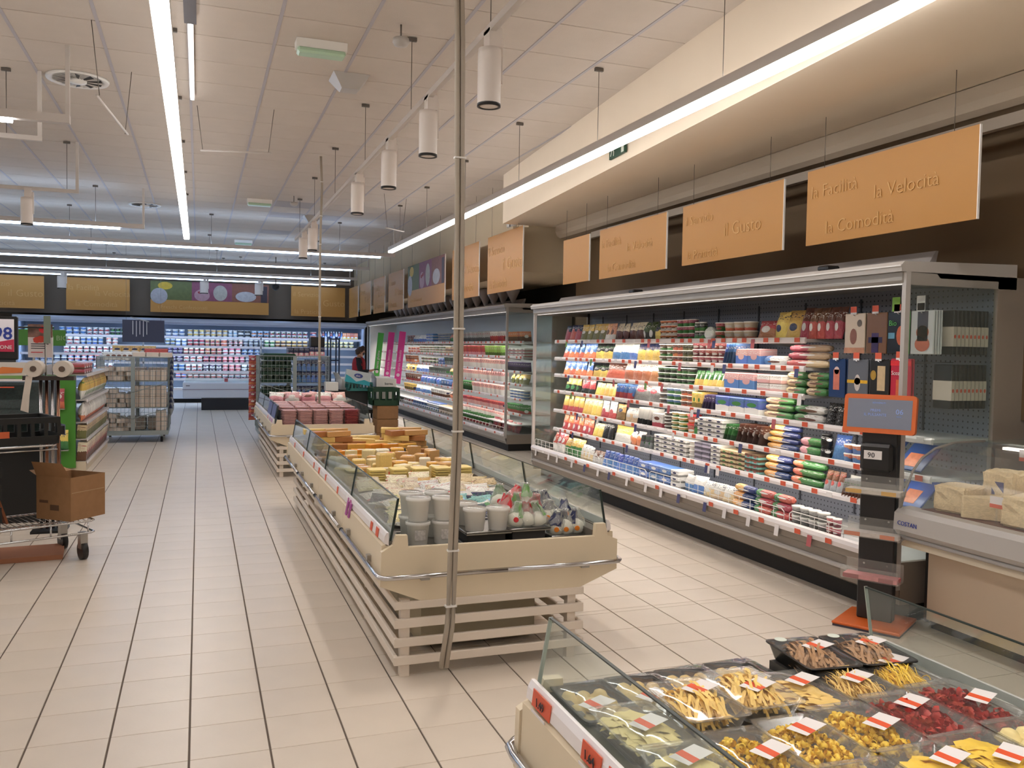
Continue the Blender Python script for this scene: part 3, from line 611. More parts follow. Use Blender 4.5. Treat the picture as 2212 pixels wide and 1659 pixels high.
WORDS = dict(box='packet', bag='pillow bag', pouch='pouch', lean='flat pack', tub='tub', jar='jar', bottle='bottle', disc='round pack', log='wrapped roll', carton='carton', card='hanging pack')
WHITE_LID = mat('white_lid', (226, 224, 218), .35)
def put(kind, m, loc, dim, rot, label, group, cat=None, lid=None, name=None):
    o = inst(name or NAMES.get(kind, kind), unit(kind), m, loc, rot, dim); tag(o, label, cat or WORDS.get(kind, kind).split()[-1], group)
    if lid: inst('lid' if kind != 'bottle' else 'cap', unit(kind+('_cap' if kind == 'bottle' else '_lid')), lid, (0, 0, 0), parent=o)
    return o
# ------------------------------------------------------------------ wall chillers
def pegboard():
    m = mat('pegboard', (132, 138, 152), .45); nt = m.node_tree
    if nt.nodes.get('peg'): return m
    tc = nt.nodes.new('ShaderNodeTexCoord'); v = nt.nodes.new('ShaderNodeVectorMath'); v.operation = 'SCALE'; v.inputs['Scale'].default_value = 26; v.name = 'peg'
    nt.links.new(tc.outputs['Object'], v.inputs[0]); fr = nt.nodes.new('ShaderNodeVectorMath'); fr.operation = 'FRACTION'; nt.links.new(v.outputs[0], fr.inputs[0])
    sx = nt.nodes.new('ShaderNodeSeparateXYZ'); nt.links.new(fr.outputs[0], sx.inputs[0]); prev = None
    for q in (1, 2):
        a = nt.nodes.new('ShaderNodeMath'); a.operation = 'COMPARE'; a.inputs[1].default_value = .5; a.inputs[2].default_value = .14; nt.links.new(sx.outputs[q], a.inputs[0])
        if prev: mu = nt.nodes.new('ShaderNodeMath'); mu.operation = 'MULTIPLY'; nt.links.new(prev, mu.inputs[0]); nt.links.new(a.outputs[0], mu.inputs[1]); prev = mu.outputs[0]
        else: prev = a.outputs[0]
    mx = nt.nodes.new('ShaderNodeMix'); mx.data_type = 'RGBA'; nt.links.new(prev, mx.inputs[0]); mx.inputs[6].default_value = (*lin((136, 140, 152)), 1); mx.inputs[7].default_value = (*lin((60, 62, 72)), 1)
    nt.links.new(mx.outputs[2], nt.nodes['Principled BSDF'].inputs['Base Color']); return m
M_icy = mat('icy_back', (214, 222, 228), .4)
M_shelf = mat('shelf_enamel', (206, 206, 206), .35)
def chiller_side(name, label, xf, y0, y1, ztop, shelves, zwell, lipx, back, body, col, st, tagn, kickx, canopy_lit, cool=False, short=()):
    """open chiller against the right-hand wall: front plane xf, faces -x, from y0 (near) to y1 (far)"""
    t = thing(name, label, 'chiller', (xf, y0, 0))
    part('kick_plate', MB().box(kickx, back+.1, y0+.02, y1-.02, 0, .11), M_dark, t)
    prof = [(kickx-.02, .11), (xf+.02, .15), (xf+.01, .22), (xf+.03, .23), (xf+.02, .30), (xf, .31), (xf, zwell-.03), (xf+.05, zwell-.03), (xf+.06, .26), (back, .26), (back, .11)]
    part('lower_body', MB().prism(prof, 1, y0+.01, y1-.01), body, t)
    part('bumper_strip', MB().prism([(xf-.012, .225), (xf+.03, .215), (xf+.03, .245), (xf-.012, .24)], 1, y0+.01, y1-.01), M_lgrey, t)
    part('front_rail', MB().prism([(xf-.012, zwell-.03), (xf-.018, zwell), (xf-.004, zwell+.022), (xf+.02, zwell+.03), (xf+.03, zwell-.03)], 1, y0+.03, y1-.03), M_rail, t)
    part('well_deck', MB().box(xf+.04, back, y0+.03, y1-.03, zwell-.06, zwell-.045), M_shelf, t)
    part('back_panel', MB().box(back, back+.04, y0+.01, y1-.01, .2, ztop-.02), M_icy if cool else pegboard(), t)
    for i, z in enumerate(shelves):
        ys = dict(short).get(i, y0)
        sh = part('shelf', MB().box(lipx+.012, back, ys+.04, y1-.04, z-.022, z), M_shelf, t)
        part('shelf_rail', MB().prism([(lipx-.004, z-.030), (lipx-.008, z-.008), (lipx, z+.010), (lipx+.012, z+.012), (lipx+.012, z-.034)], 1, ys+.04, y1-.04), M_rail, t)
        part('shelf_light', MB().box(lipx+.018, lipx+.036, ys+.2, y1-.05, z-.033, z-.023), led('shelf_led_%s' % name, col, st), t)
        n = int((y1-ys)/.75)
        for k in range(1, n+1):
            y = ys+(y1-ys)*k/(n+1); part('bracket', MB().prism([(lipx+.1, z-.024), (back, z-.024), (back, z-.07)], 1, y-.003, y+.003), M_grey, t)
    # price tags along the rails
    rnd = random.Random(name)
    for i, z in enumerate(shelves+[zwell]):
        x = (lipx-.009) if z != zwell else xf-.02
        y = dict(short).get(i, y0)+.12
        while y < y1-.1:
            o = inst('price_tag', tagmesh(.06, .034), M_price if rnd.random() < .75 else M_tagw, (x-xf, y-y0, z-.008), (0, 0, 0), parent=t)
            y += (tagn if z != zwell else tagn*1.7)*(.6+.9*rnd.random())
    # canopy
    part('canopy', MB().prism([(xf-.035, ztop), (xf-.04, ztop+.035), (xf-.015, ztop+.06), (back+.12, ztop+.08), (back+.12, ztop-.03), (lipx-.02, ztop-.03), (lipx-.05, ztop-.005)], 1, y0, y1), M_lgrey, t)
    part('canopy_fascia', MB().prism([(xf+.0, ztop-.065), (xf-.012, ztop-.05), (xf-.012, ztop-.002), (xf+.03, ztop-.002), (xf+.03, ztop-.065)], 1, y0+.02, y1-.02), M_grey, t)
    part('canopy_trim', MB().box(xf-.044, xf-.036, y0, y1, ztop+.03, ztop+.038), M_white, t)
    part('canopy_light', MB().box(xf+.035, xf+.06, y0+.04, y1-.04, ztop-.07, ztop-.06), led('canopy_led_'+name, ICE if cool else NEUTRAL, canopy_lit), t)
    part('top_deflector', MB().prism([(xf+.28, ztop+.06), (xf+.34, ztop+.15), (xf+.36, ztop+.15), (xf+.34, ztop+.06)], 1, y0+.12, y1-.05), mat('deflector', (132, 126, 124), .5), t)
    # glass ends
    for e, nm in ((y0, 'near'), (y1-.03, 'far')):
        part('end_post', MB().box(xf, xf+.035, e, e+.03, .2, ztop), M_lgrey, t)
        part('glass_end', MB().box(xf+.035, back-.02, e+.012, e+.02, zwell-.02, ztop-.07), M_glass, t)
        part('end_header', MB().box(xf+.035, back+.12, e, e+.03, ztop-.075, ztop), M_grey, t)
        part('end_rear_frame', MB().box(back-.03, back+.3, e, e+.03, .1, ztop), M_taupe, t)
        part('end_base', MB().box(xf+.035, back, e, e+.03, .11, zwell-.02), M_taupe, t)
    return t
Z1 = [1.70, 1.49, 1.286, 1.086, .85, .62]
f1 = chiller_side('wall_chiller', 'long open chiller with orange price tags beside the ticket kiosk', 3.87, 3.94, 9.88, 2.08, Z1, .385, 4.15, 4.62, M_taupe, WARM, SHELF1, .19, 4.0, .35, short=((0, 5.12), (1, 5.12), (2, 5.12)))
# white wire guard above the bottom rail
y = 4.0
while y < 9.8:
    w = min(.98, 9.85-y); m = MB(); x = 3.90
    m.tube([(x, y+.02, .41), (x, y+.02, .47), (x, y+.05, .49), (x, y+w-.05, .49), (x, y+w-.02, .47), (x, y+w-.02, .41)], .0035, 6)
    for k in range(1, 7): m.tube([(x, y+w*k/7, .405), (x, y+w*k/7, .49)], .0025, 5)
    m.tube([(x, y+.02, .44), (x, y+w-.02, .44)], .0022, 5); part('wire_guard', m, M_white, f1); y += 1.0
# hanging paper tags and price flags
rnd = random.Random(5)
for k in range(16):
    y = 4.6+k*.33+rnd.random()*.1; part('paper_flag', MB().prism([(3.842, .30), (3.844, .30), (3.853, .375), (3.851, .375)], 1, y, y+.045), rnd.choice([M_tagw, M_tagw, mat('red_flag', (186, 96, 100), .5), mat('navy_flag', (70, 74, 120), .5)]), f1)
for z in Z1:
    for k in range(6):
        y = 4.9+rnd.random()*4.7; part('paper_flag', MB().prism([(4.132, z-.075), (4.134, z-.075), (4.141, z+.0), (4.139, z+.0)], 1, y, y+.045), rnd.choice([M_tagw, mat('red_flag', (186, 96, 100), .5), mat('navy_flag', (70, 74, 120), .5), mat('green_flag', (110, 150, 80), .5)]), f1)
for y in (4.62, 7.3): part('sensor_box', MB().cbox(3.87, 3.98, y, y+.10, 2.14, 2.175, .01), M_black, f1)
for k in range(9): part('upright_slot', MB().box(4.612, 4.619, 4.5+k*.62, 4.515+k*.62, .4, 2.0), mat('slot', (70, 72, 80), .5), f1)
Z2 = [1.707, 1.464, 1.233, 1.028, .798, .561]
f2 = chiller_side('wall_chiller', 'open side chiller with icy white light and green and pink banners', 4.45, 12.5, 24.2, 2.23, Z2, .27, 4.75, 5.25, M_grey, ICE, SHELF2, .26, 4.52, SHELF2*2.6, True)
part('end_wall', MB().box(4.5, 5.25, 24.0, 24.1, .2, 2.2), M_white, f2)
m = MB()
for k in range(62): m.tube([(4.46, 12.6+k*.18, .29), (4.475, 12.6+k*.18, .36)], .004, 5)
m.tube([(4.475, 12.55, .36), (4.475, 24, .36)], .004, 5); part('wire_guard', m, M_white, f2, kind='stuff')
part('lower_shelf', MB().box(4.62, 5.25, 12.56, 24, .385, .40), M_shelf, f2)
# back wall chiller, faces -y
def chiller_back():
    t = thing('wall_chiller', 'wide open chiller along the back wall filled with yogurt cups and drinks', 'chiller', (0, 24.3, 0)); x0, x1, yf, back, zt = -4.3, 4.44, 24.3, 25.45, 2.14
    part('kick_plate', MB().box(x0, x1, 24.75, 25.5, 0, .11), M_dark, t); part('lower_body', MB().box(x0, x1, 24.6, 25.4, .11, .36), mat('cool_white', (214, 220, 232), .4), t)
    part('well_deck', MB().box(x0, x1, 24.65, back, .36, .375), M_shelf, t)
    part('front_rail', MB().prism([(24.57, .34), (24.56, .40), (24.6, .41), (24.62, .34)], 0, x0, x1), M_rail, t)
    part('back_panel', MB().box(x0, x1, back, back+.04, .2, zt), mat('cool_grey', (150, 160, 176), .5), t)
    for z in ZB:
        part('shelf', MB().box(x0+.03, x1-.03, 24.77, back, z-.03, z-.005), M_shelf, t); part('shelf_rail', MB().box(x0+.03, x1-.03, 24.74, 24.752, z-.05, z+.012), M_rail, t)
        part('shelf_light', MB().box(x0+.05, x1-.05, 24.754, 24.775, z-.046, z-.032), led('shelf_led_back', COOL, SHELFB), t)
    part('canopy', MB().prism([(24.3, zt), (24.28, zt+.05), (24.3, zt+.1), (back+.1, zt+.12), (back+.1, zt-.03), (24.8, zt-.03)], 0, x0-.05, x1+.02), mat('canopy_blue', (176, 186, 206), .4), t)
    part('canopy_fascia', MB().box(x0, x1, 24.4, 24.43, zt-.06, zt), mat('canopy_blue', (176, 186, 206), .4), t)
    part('canopy_light', MB().box(x0+.1, x1-.1, 24.45, 24.5, zt-.05, zt-.04), led('canopy_led_back', COOL, SHELFB*.7), t)
    for x in (x0, x1-.04): part('end_panel', MB().box(x, x+.04, 24.45, back, .1, zt), mat('canopy_blue', (176, 186, 206), .4), t)
    for x in (-1.4, 1.6): part('mullion', MB().box(x, x+.03, 24.74, 24.8, .4, 1.8), M_lgrey, t)
    return t
ZB = [1.772, 1.521, 1.295, 1.082, .843, .642]
fb = chiller_back()
# ------------------------------------------------------------------ goods on the chiller shelves
ORD = ['top', 'second', 'third', 'fourth', 'fifth', 'sixth', 'seventh']
rnd = random.Random(21)
def stock(rows, zs, lipx, where, well, depth):
    for r, ya, yb, kind, n, lev, key, h in rows:
        if zs[r] == well: h *= 1.35
        g = min(1.14, .187/(lev*h)) if zs[r] != well else 1; h *= max(g, 1)
        w = (ya-yb)/n; base = zs[r]; shelf = ('bottom well' if base == well else ORD[r]+' shelf')
        words = ' '.join(q for q in key.split('_') if q not in ('tub', 'log', 'lean', 'box', 'bag', 'pouch', 'pack', 'stack', 'jar', 'disc', 'tub')); lab = '%s %s on the %s of the %s' % (words, WORDS[kind], shelf, where); grp = lab
        m = pack(key, kind in ('bag', 'pouch', 'log')); lx = lipx if base != well else lipx-.10
        for k in range(n):
            y = ya-(k+.5)*w
            for l in range(lev):
                z = base+.001+l*h; j = rnd.uniform(-1, 1)
                if kind == 'tub': put('tub', m, (lx+.03+w*.5, y, z), (w*.97, min(w, .12)*.97, h*.985), (0, 0, -PI/2+j*.3), lab, grp, lid=WHITE_LID if 'redlid' not in key else mat('red_lid', CW['red'], .35), name='tub' if lipx < 4.5 else 'dip_tub')
                elif kind == 'jar': put('jar', m, (lx+.03+w*.5, y, z), (w*.95, w*.95, h*.98), (0, 0, j), lab, grp, lid=WHITE_LID if 'black' not in key else M_black)
                elif kind == 'box': put('box', m, (lx+.035+depth*.5, y, z), (w*.96, depth, h*.97), (0, 0, -PI/2+j*.02), lab, grp)
                elif kind == 'log': put('log', m, (lx+.05+h*.6*(1+.25*l), y, z), (w*.96, h*1.25, h*1.02), (0, 0, -PI/2+j*.04), lab, grp)
                elif kind == 'bag': put('bag', m, (lx+.045+.045, y, z), (w*1.08, .085, h*(1+.05*j)), (-.24-.08*j, 0, -PI/2+j*.22), lab, grp)
                elif kind == 'pouch': put('pouch', m, (lx+.04+.04, y, z), (w*.98, .075, h*(1+.03*j)), (-.14-.05*j, 0, -PI/2+j*.12), lab, grp)
                elif kind == 'lean': put('lean', m, (lx+.10, y, z+.004), (.15, min(.016, w*.45), h), (0, -.0, 0), lab, grp).rotation_euler = (.46+.06*j, 0, -.18 if lipx < 4.5 else -.55+.1*j)
                elif kind == 'disc': put('disc', m, (lx+.06, y, z), (w, .05, h), (-.2, 0, -PI/2), lab, grp)
ROWS1 = [
(0,9.7,9.25,'pouch',3,1,'navy_red',0.165), (0,9.24,8.58,'pouch',4,1,'olive_yellow',0.18), (0,8.58,8.36,'pouch',2,1,'white_peach',0.175), (0,8.37,7.75,'bag',4,1,'cream_choc',0.19), (0,7.75,7.53,'bag',2,1,'dark_pesto',0.165), 
(0,7.53,7.36,'bag',1,1,'yellow_black',0.165), (0,7.36,7.06,'tub',3,4,'white_orange',0.045), (0,7.05,6.75,'tub',3,3,'magenta_green',0.055), (0,6.74,6.58,'jar',2,2,'dark_green',0.07), (0,6.58,6.43,'disc',1,1,'white_disc',0.1), 
(0,6.42,6.3,'tub',1,2,'green_red',0.065), (0,6.3,5.89,'tub',3,2,'orange_cream',0.065), (0,5.83,5.64,'bag',1,1,'red_kraft',0.13), (0,5.64,5.33,'bag',2,1,'yellow_gold',0.22), (0,5.33,4.88,'bag',5,1,'brown_red',0.235), 
(1,9.72,8.86,'pouch',6,1,'blue_orange',0.15), (1,8.86,8.46,'bag',2,1,'yellow_black',0.15), (1,8.44,7.87,'bag',3,1,'blue_white',0.155), (1,7.87,7.4,'bag',3,1,'yellow_navy',0.16), (1,7.4,7.12,'tub',2,3,'green_brown',0.05), 
(1,7.12,6.94,'tub',2,3,'orange_brown',0.05), (1,6.94,6.77,'tub',2,3,'olive_tub',0.05), (1,6.77,6.26,'tub',5,3,'red_tub',0.055), (1,6.25,6.09,'lean',4,1,'blue_lean',0.18), (1,6.08,5.74,'box',2,1,'blue_ham',0.12), 
(1,5.73,5.46,'log',1,1,'white_blue_log',0.075), (1,5.45,4.98,'log',1,3,'red_beige_log',0.05), (2,9.71,8.91,'pouch',5,1,'blue_orange',0.15), (2,8.9,8.54,'bag',2,1,'yellow_black',0.13), 
(2,8.52,8.16,'bag',1,1,'orange_brown_bag',0.15), (2,8.15,7.4,'bag',4,1,'chicken',0.165), (2,7.39,7.05,'tub',3,3,'green_dark',0.045), (2,7.04,6.75,'tub',3,3,'dark_green',0.045), (2,6.74,6.25,'pouch',7,1,'green_yellow',0.125), 
(2,6.24,5.81,'box',2,1,'blue_ham',0.125), (2,5.78,5.46,'box',2,2,'white_ham',0.06), (2,5.45,4.99,'log',2,3,'beige_green_log',0.05), (3,9.65,9.21,'pouch',3,1,'yellow_dark',0.15), (3,9.21,8.82,'pouch',2,1,'dark_red',0.155), 
(3,8.8,8.27,'pouch',5,1,'pale_yellow',0.125), (3,8.26,7.9,'lean',4,1,'red_blue_lean',0.145), (3,7.89,7.37,'bag',2,1,'white_bag',0.17), (3,7.35,7.23,'tub',1,3,'grey_tub',0.045), (3,7.23,6.97,'tub',2,3,'green_blue',0.047), 
(3,6.96,6.74,'tub',2,3,'orange_brown',0.045), (3,6.73,6.57,'box',2,1,'yellow_box',0.13), (3,6.56,6.38,'lean',4,1,'violet_lean',0.125), (3,6.36,5.73,'box',3,1,'white_oval',0.12), (3,5.71,5.36,'log',1,3,'beige_green_log',0.048), 
(3,5.35,5.02,'log',1,2,'white_green_log',0.055), (3,5.0,4.81,'pouch',2,1,'fan_pack',0.14), (4,9.73,9.14,'pouch',4,1,'red_yellow',0.17), (4,9.13,8.67,'pouch',4,1,'pale_yellow',0.16), (4,8.66,8.3,'pouch',2,1,'white_red',0.165), 
(4,8.29,8.1,'pouch',1,1,'gold_pouch',0.15), (4,8.09,7.79,'bag',2,1,'beige_clear',0.13), (4,7.77,7.46,'lean',3,1,'black_white_lean',0.165), (4,7.45,7.25,'box',1,1,'white_redlabel',0.125), (4,7.24,7.13,'tub',1,5,'grey_tub',0.028), 
(4,7.12,6.87,'tub',2,4,'green_yellow_tub',0.038), (4,6.86,6.71,'tub',1,2,'orange_redlid',0.075), (4,6.7,6.63,'jar',1,1,'dark_green',0.12), (4,6.63,6.23,'box',3,4,'white_stack',0.036), (4,6.22,6.07,'lean',3,1,'green_lean',0.135), 
(4,6.05,5.68,'lean',5,1,'brown_lean',0.155), (4,5.66,5.29,'log',1,4,'brioche_log',0.045), (4,5.27,5.04,'log',1,2,'pink_green_log',0.055), (4,5.03,4.94,'jar',1,2,'black_jar',0.075), (4,4.93,4.81,'bag',1,1,'royal_blue',0.15), 
(4,4.79,4.63,'tub',2,2,'orange_blue_tub',0.055), (5,9.72,8.85,'pouch',6,1,'orange_red_bag',0.155), (5,8.84,8.61,'pouch',2,1,'pale_yellow',0.13), (5,8.6,8.35,'pouch',2,1,'black_label',0.15), 
(5,8.34,7.99,'bag',1,1,'white_yellow',0.15), (5,7.98,7.71,'bag',2,1,'white_orange_bag',0.13), (5,7.7,7.41,'lean',3,1,'grey_lean',0.125), (5,7.4,6.81,'box',4,4,'white_stack',0.036), (5,6.79,6.68,'tub',1,4,'white_cup',0.036), 
(5,6.67,6.42,'box',2,4,'lilac_stack',0.037), (5,6.41,6.27,'box',1,5,'white_stack',0.03), (5,6.26,5.91,'box',3,4,'beige_window',0.033), (5,5.91,5.72,'box',2,4,'teal_window',0.034), (5,5.69,5.38,'log',1,3,'brioche_log',0.052), 
(5,5.36,5.01,'log',1,3,'orange_green_log',0.052), (5,4.99,4.8,'pouch',3,1,'grey_brown',0.13), (5,4.78,4.58,'bag',2,1,'clear_white',0.12), (6,9.82,9.46,'bag',3,1,'red_white',0.17), (6,9.45,8.99,'bag',3,1,'green_gold',0.15), 
(6,8.98,8.67,'bag',3,1,'beige_clear',0.12), (6,8.66,8.38,'bag',2,1,'brown_clear',0.1), (6,8.37,7.52,'pouch',8,1,'royal_blue',0.125), (6,7.52,6.91,'box',3,2,'blue_box',0.06), (6,6.9,6.76,'box',1,3,'white_stack',0.04), 
(6,6.74,6.43,'bag',2,1,'blue_white',0.11), (6,6.42,5.97,'bag',3,1,'beige_clear',0.1), (6,5.96,5.68,'log',1,3,'brioche_log',0.045), (6,5.67,5.23,'log',2,3,'red_green_log',0.045), (6,5.2,4.83,'tub',4,2,'clear_tub',0.05), 
(6,4.82,4.69,'tub',2,2,'redcheck_tub',0.045),
]
ROWS2 = [
(0,21.02,20.27,'tub',3,3,'red_tub',0.05), (0,20.22,18.87,'bag',5,1,'blue_white',0.15), (0,18.79,18.22,'box',2,3,'white_blue_box',0.055), (0,18.18,17.06,'tub',4,4,'blue_white_tub',0.045), 
(0,17.03,16.35,'bag',3,1,'green_orange',0.14), (0,16.1,14.28,'lean',14,1,'silver_lean',0.2), (0,14.26,13.55,'lean',7,1,'white_red_lean',0.18), (0,13.37,12.59,'lean',8,1,'orange_brown_lean',0.15), 
(1,21.0,19.92,'tub',4,2,'red_orange_tub',0.06), (1,19.83,17.23,'tub',9,3,'grey_green_tub',0.045), (1,17.19,16.34,'box',3,2,'beige_box',0.06), (1,16.02,14.58,'lean',12,1,'pink_red_lean',0.17), 
(1,14.53,13.59,'lean',9,1,'lime_lean',0.17), (1,13.36,12.58,'box',4,3,'white_redlabel',0.04), (2,20.79,19.87,'lean',5,1,'orange_lean',0.15), (2,19.77,17.81,'tub',6,2,'grey_green_tub',0.06), 
(2,17.73,17.29,'box',2,2,'blue_box',0.06), (2,17.22,16.33,'lean',6,1,'grey_lean',0.16), (2,16.07,13.57,'lean',20,1,'ham_white_lean',0.18), (2,13.34,12.57,'lean',7,1,'violet_lean',0.14), (3,20.98,19.95,'bag',3,1,'yellow_gold',0.14), 
(3,19.85,18.55,'bag',5,1,'blue_white',0.15), (3,18.5,17.06,'lean',8,1,'grey_lean',0.14), (3,17.03,16.19,'bag',3,1,'green_gold',0.13), (3,16.06,13.56,'lean',20,1,'ham_white_lean',0.17), (3,13.33,12.56,'bag',4,1,'olive_yellow',0.14), 
(4,20.76,19.52,'lean',6,1,'red_brown_lean',0.15), (4,19.43,17.56,'bag',7,1,'royal_blue',0.14), (4,17.48,16.84,'box',3,1,'blue_box',0.12), (4,16.81,16.18,'bag',2,1,'orange_brown_bag',0.13), 
(4,16.05,15.32,'lean',5,1,'green_pack_lean',0.19), (4,15.27,13.55,'lean',15,1,'ham_white_lean',0.19), (4,13.32,12.55,'tub',5,3,'white_blue_tub',0.04), (5,20.9,19.92,'lean',5,1,'gold_lean',0.15), 
(5,19.83,18.32,'bag',5,1,'blue_white',0.14), (5,18.28,17.04,'lean',7,1,'white_brown_lean',0.14), (5,17.0,16.17,'bag',3,1,'orange_brown_bag',0.13), (5,16.04,13.54,'lean',22,1,'ham_red_lean',0.12), 
(5,13.31,12.54,'lean',7,1,'red_green_lean',0.14), (6,16.03,13.53,'lean',22,1,'ham_white_lean',0.12), (7,20.74,19.84,'bag',4,1,'red_white',0.12), (7,19.75,18.29,'bag',6,1,'royal_blue',0.14), 
(7,18.25,17.31,'box',3,2,'white_blue_box',0.07), (7,17.27,15.86,'box',4,2,'beige_box',0.065), (7,15.61,13.98,'lean',11,1,'red_green_lean',0.16), (7,13.93,13.02,'bag',4,1,'red_meat',0.15), (7,13.0,12.66,'bag',2,1,'red_meat',0.14),
]
C1 = 'chiller beside the ticket kiosk'; C2 = 'chiller with the pink banners'; C3 = 'back wall chiller'
stock(ROWS1, Z1+[.345], 4.15, C1, .345, .17)
stock(ROWS2, Z2+[.405, .235], 4.75, C2, .235, .2)
# ---- packs hanging on hooks at the kiosk end of the near chiller
def hook_pack(y, zb, w, h, col, desc, n, bits, gap=.02, step=0, tagged=True):
    """n packs on one hook; the front one carries the printed shapes as parts"""
    for k in range(n-1, -1, -1):
        x = 4.19+k*gap; lab = desc+' on a kiosk end chiller hook'
        o = thing('hanging_pack', lab, 'pack', (x, y-step*k, zb), 'hook row: '+desc if n > 1 else None)
        part('card', MB().cbox(-.006, .006, -w/2, w/2, 0, h, .004), mat('hp_%d_%d_%d' % col, col, .3), o, local=True)
        for nm, u0, u1, v0, v1, c in (bits if (k == 0 or step) else bits[:0]):
            m = MB()
            if nm == 'oval': K = 16; m.add([(-.0075, (.5-(u0+u1)/2)*w-math.cos(2*PI*q/K)*(u1-u0)/2*w, ((v0+v1)/2+math.sin(2*PI*q/K)*(v1-v0)/2)*h) for q in range(K)], [tuple(range(K))])
            else: m.box(-.0075, -.006, (.5-u1)*w, (.5-u0)*w, v0*h, v1*h)
            part('print_'+nm, m, mat('hb_%d_%d_%d' % c, c, .35, noise=.15, nscale=30), o, local=True)
        if k == 0 and tagged:
            part('price_tab', MB().box(-.02, -.018, -.028, .028, h+.005, h+.045), M_price, o, local=True); part('tab_slip', MB().box(-.02, -.018, -.028, .028, h-.008, h+.005), M_tagw, o, local=True)
    part('hook', MB().tube([(4.17, y, zb+h-.01), (4.19, y, zb+h-.02), (4.62, y, zb+h-.02)], .003, 6), M_chrome, f1)
    return o
org = (214, 110, 70); blk = (22, 22, 24)
a = hook_pack(4.70, 1.60, .19, .27, (222, 206, 186), 'white and pink salmon pack with a crescent window', 2, [('oval', .28, .62, .22, .62, (150, 100, 84)), ('oval', .62, .86, .66, .84, (110, 100, 90)), ('patch', 0, 1, 0, .14, (206, 150, 120))])
a = hook_pack(4.50, 1.60, .18, .27, (130, 92, 62), 'brown kraft fish pack with a purple cross label', 4, [('patch', .28, .62, .02, .5, (64, 44, 96)), ('patch', .12, .8, .26, .40, (50, 36, 76))])
a = hook_pack(4.31, 1.60, .19, .27, blk, 'black and green organic salmon pack marked Bio', 2, [('oval', .42, .78, .2, .66, org), ('patch', .72, 1, 0, 1, (60, 150, 50)), ('patch', .06, .34, .36, .5, (110, 170, 200))])
lettering(a, 'Bio', .05, (-.009, .08, .18), (PI/2, 0, -PI/2), mat('bio_green', (110, 200, 110), .5))
part('green_flag', MB().box(-.02, -.018, -.02, .045, .27, .36), mat('leaf_flag', (130, 180, 70), .5), a, local=True)
a = hook_pack(4.12, 1.60, .18, .27, (214, 212, 214), 'white pack with stacked orange salmon discs', 4, [('patch', .3, .75, .3, .98, (60, 50, 66)), ('oval', .25, .8, .34, .66, (196, 100, 56)), ('oval', .2, .85, .06, .4, (210, 110, 80))])
part('promo_flag', MB().box(-.02, -.018, -.03, .035, .27, .36), M_tagw, a, local=True)
a = hook_pack(4.86, 1.29, .16, .27, (30, 58, 104), 'navy salmon pack with a plate of fish', 3, [('patch', .3, .68, .2, .72, (206, 120, 100)), ('oval', .34, .66, .6, .8, (220, 190, 180))])
a = hook_pack(4.66, 1.29, .19, .27, (98, 102, 110), 'grey fish pack with a yellow band', 2, [('oval', .36, .66, .2, .62, (206, 196, 190)), ('patch', 0, 1, .40, .48, (226, 176, 40)), ('oval', .36, .66, .36, .54, (226, 176, 40))])
a = hook_pack(4.46, 1.29, .17, .27, (34, 30, 26), 'black and gold fish pack with a round seal', 3, [('patch', .4, .8, .25, .85, (206, 180, 140)), ('oval', .04, .34, .5, .74, (176, 140, 50))])
a = hook_pack(4.28, 1.29, .17, .28, (188, 34, 60), 'red Scottish salmon pack', 2, [('patch', .3, .72, .12, .52, (214, 104, 60)), ('patch', 0, 1, .84, .95, (226, 40, 46))])
lettering(a, 'Scozzese', .038, (-.009, .075, .175), (PI/2, 0, -PI/2), M_tagw, 0)
for zb in (1.60, 1.27):
    for k in range(9):
        y = 4.02-.0*k; x = 4.30+k*.032
        o = thing('hanging_pack', 'black salmon pack with cream band, %s row behind the glass end' % ('upper' if zb > 1.5 else 'lower'), 'pack', (x, 4.05, zb), 'black packs with orange dots, %s row' % ('upper' if zb > 1.5 else 'lower'))
        part('card', MB().cbox(-.012, .012, -.07, .07, 0, .27, .004), mat('hp_black', (22, 22, 24), .3), o, local=True)
        part('band', MB().box(-.0125, .0125, -.0708, .0708, .05, .17), mat('band_cream', (208, 194, 180), .5), o, local=True)
        m = MB(); K = 12; m.add([(math.cos(2*PI*q/K)*.008, -.0712, .11+math.sin(2*PI*q/K)*.012) for q in range(K)], [tuple(range(K))]); part('dot', m, mat('dot_orange', (214, 80, 50), .5), o, local=True)
for z, c, d in ((.87, (30, 66, 130), 'blue smoked salmon tray pack lying tilted'), (.64, (40, 84, 170), 'royal blue fish pack lying tilted')):
    for k in range(2):
        o = thing('salmon_pack', d+' behind the kiosk', 'pack', (4.17, 4.45-k*.27, z), d); part('card', MB().cbox(0, .23, -.11, .11, 0, .012, .004), mat('hp_%d_%d_%d' % c, c, .3), o, local=True)
        part('print_fish', MB().box(.03, .14, -.04, .07, .012, .0135), mat('hb_fish', (214, 120, 80), .4, noise=.3, nscale=40), o, local=True); o.rotation_euler = (0, -.75, 0)
for k in range(9): put('lean', pack('grey_brown_lean'), (4.22, 4.72-k*.03, .622), (.15, .012, .13), (.3, 0, -.15), 'grey brown bundle pack on the sixth shelf behind the ticket kiosk', 'grey bundle packs')
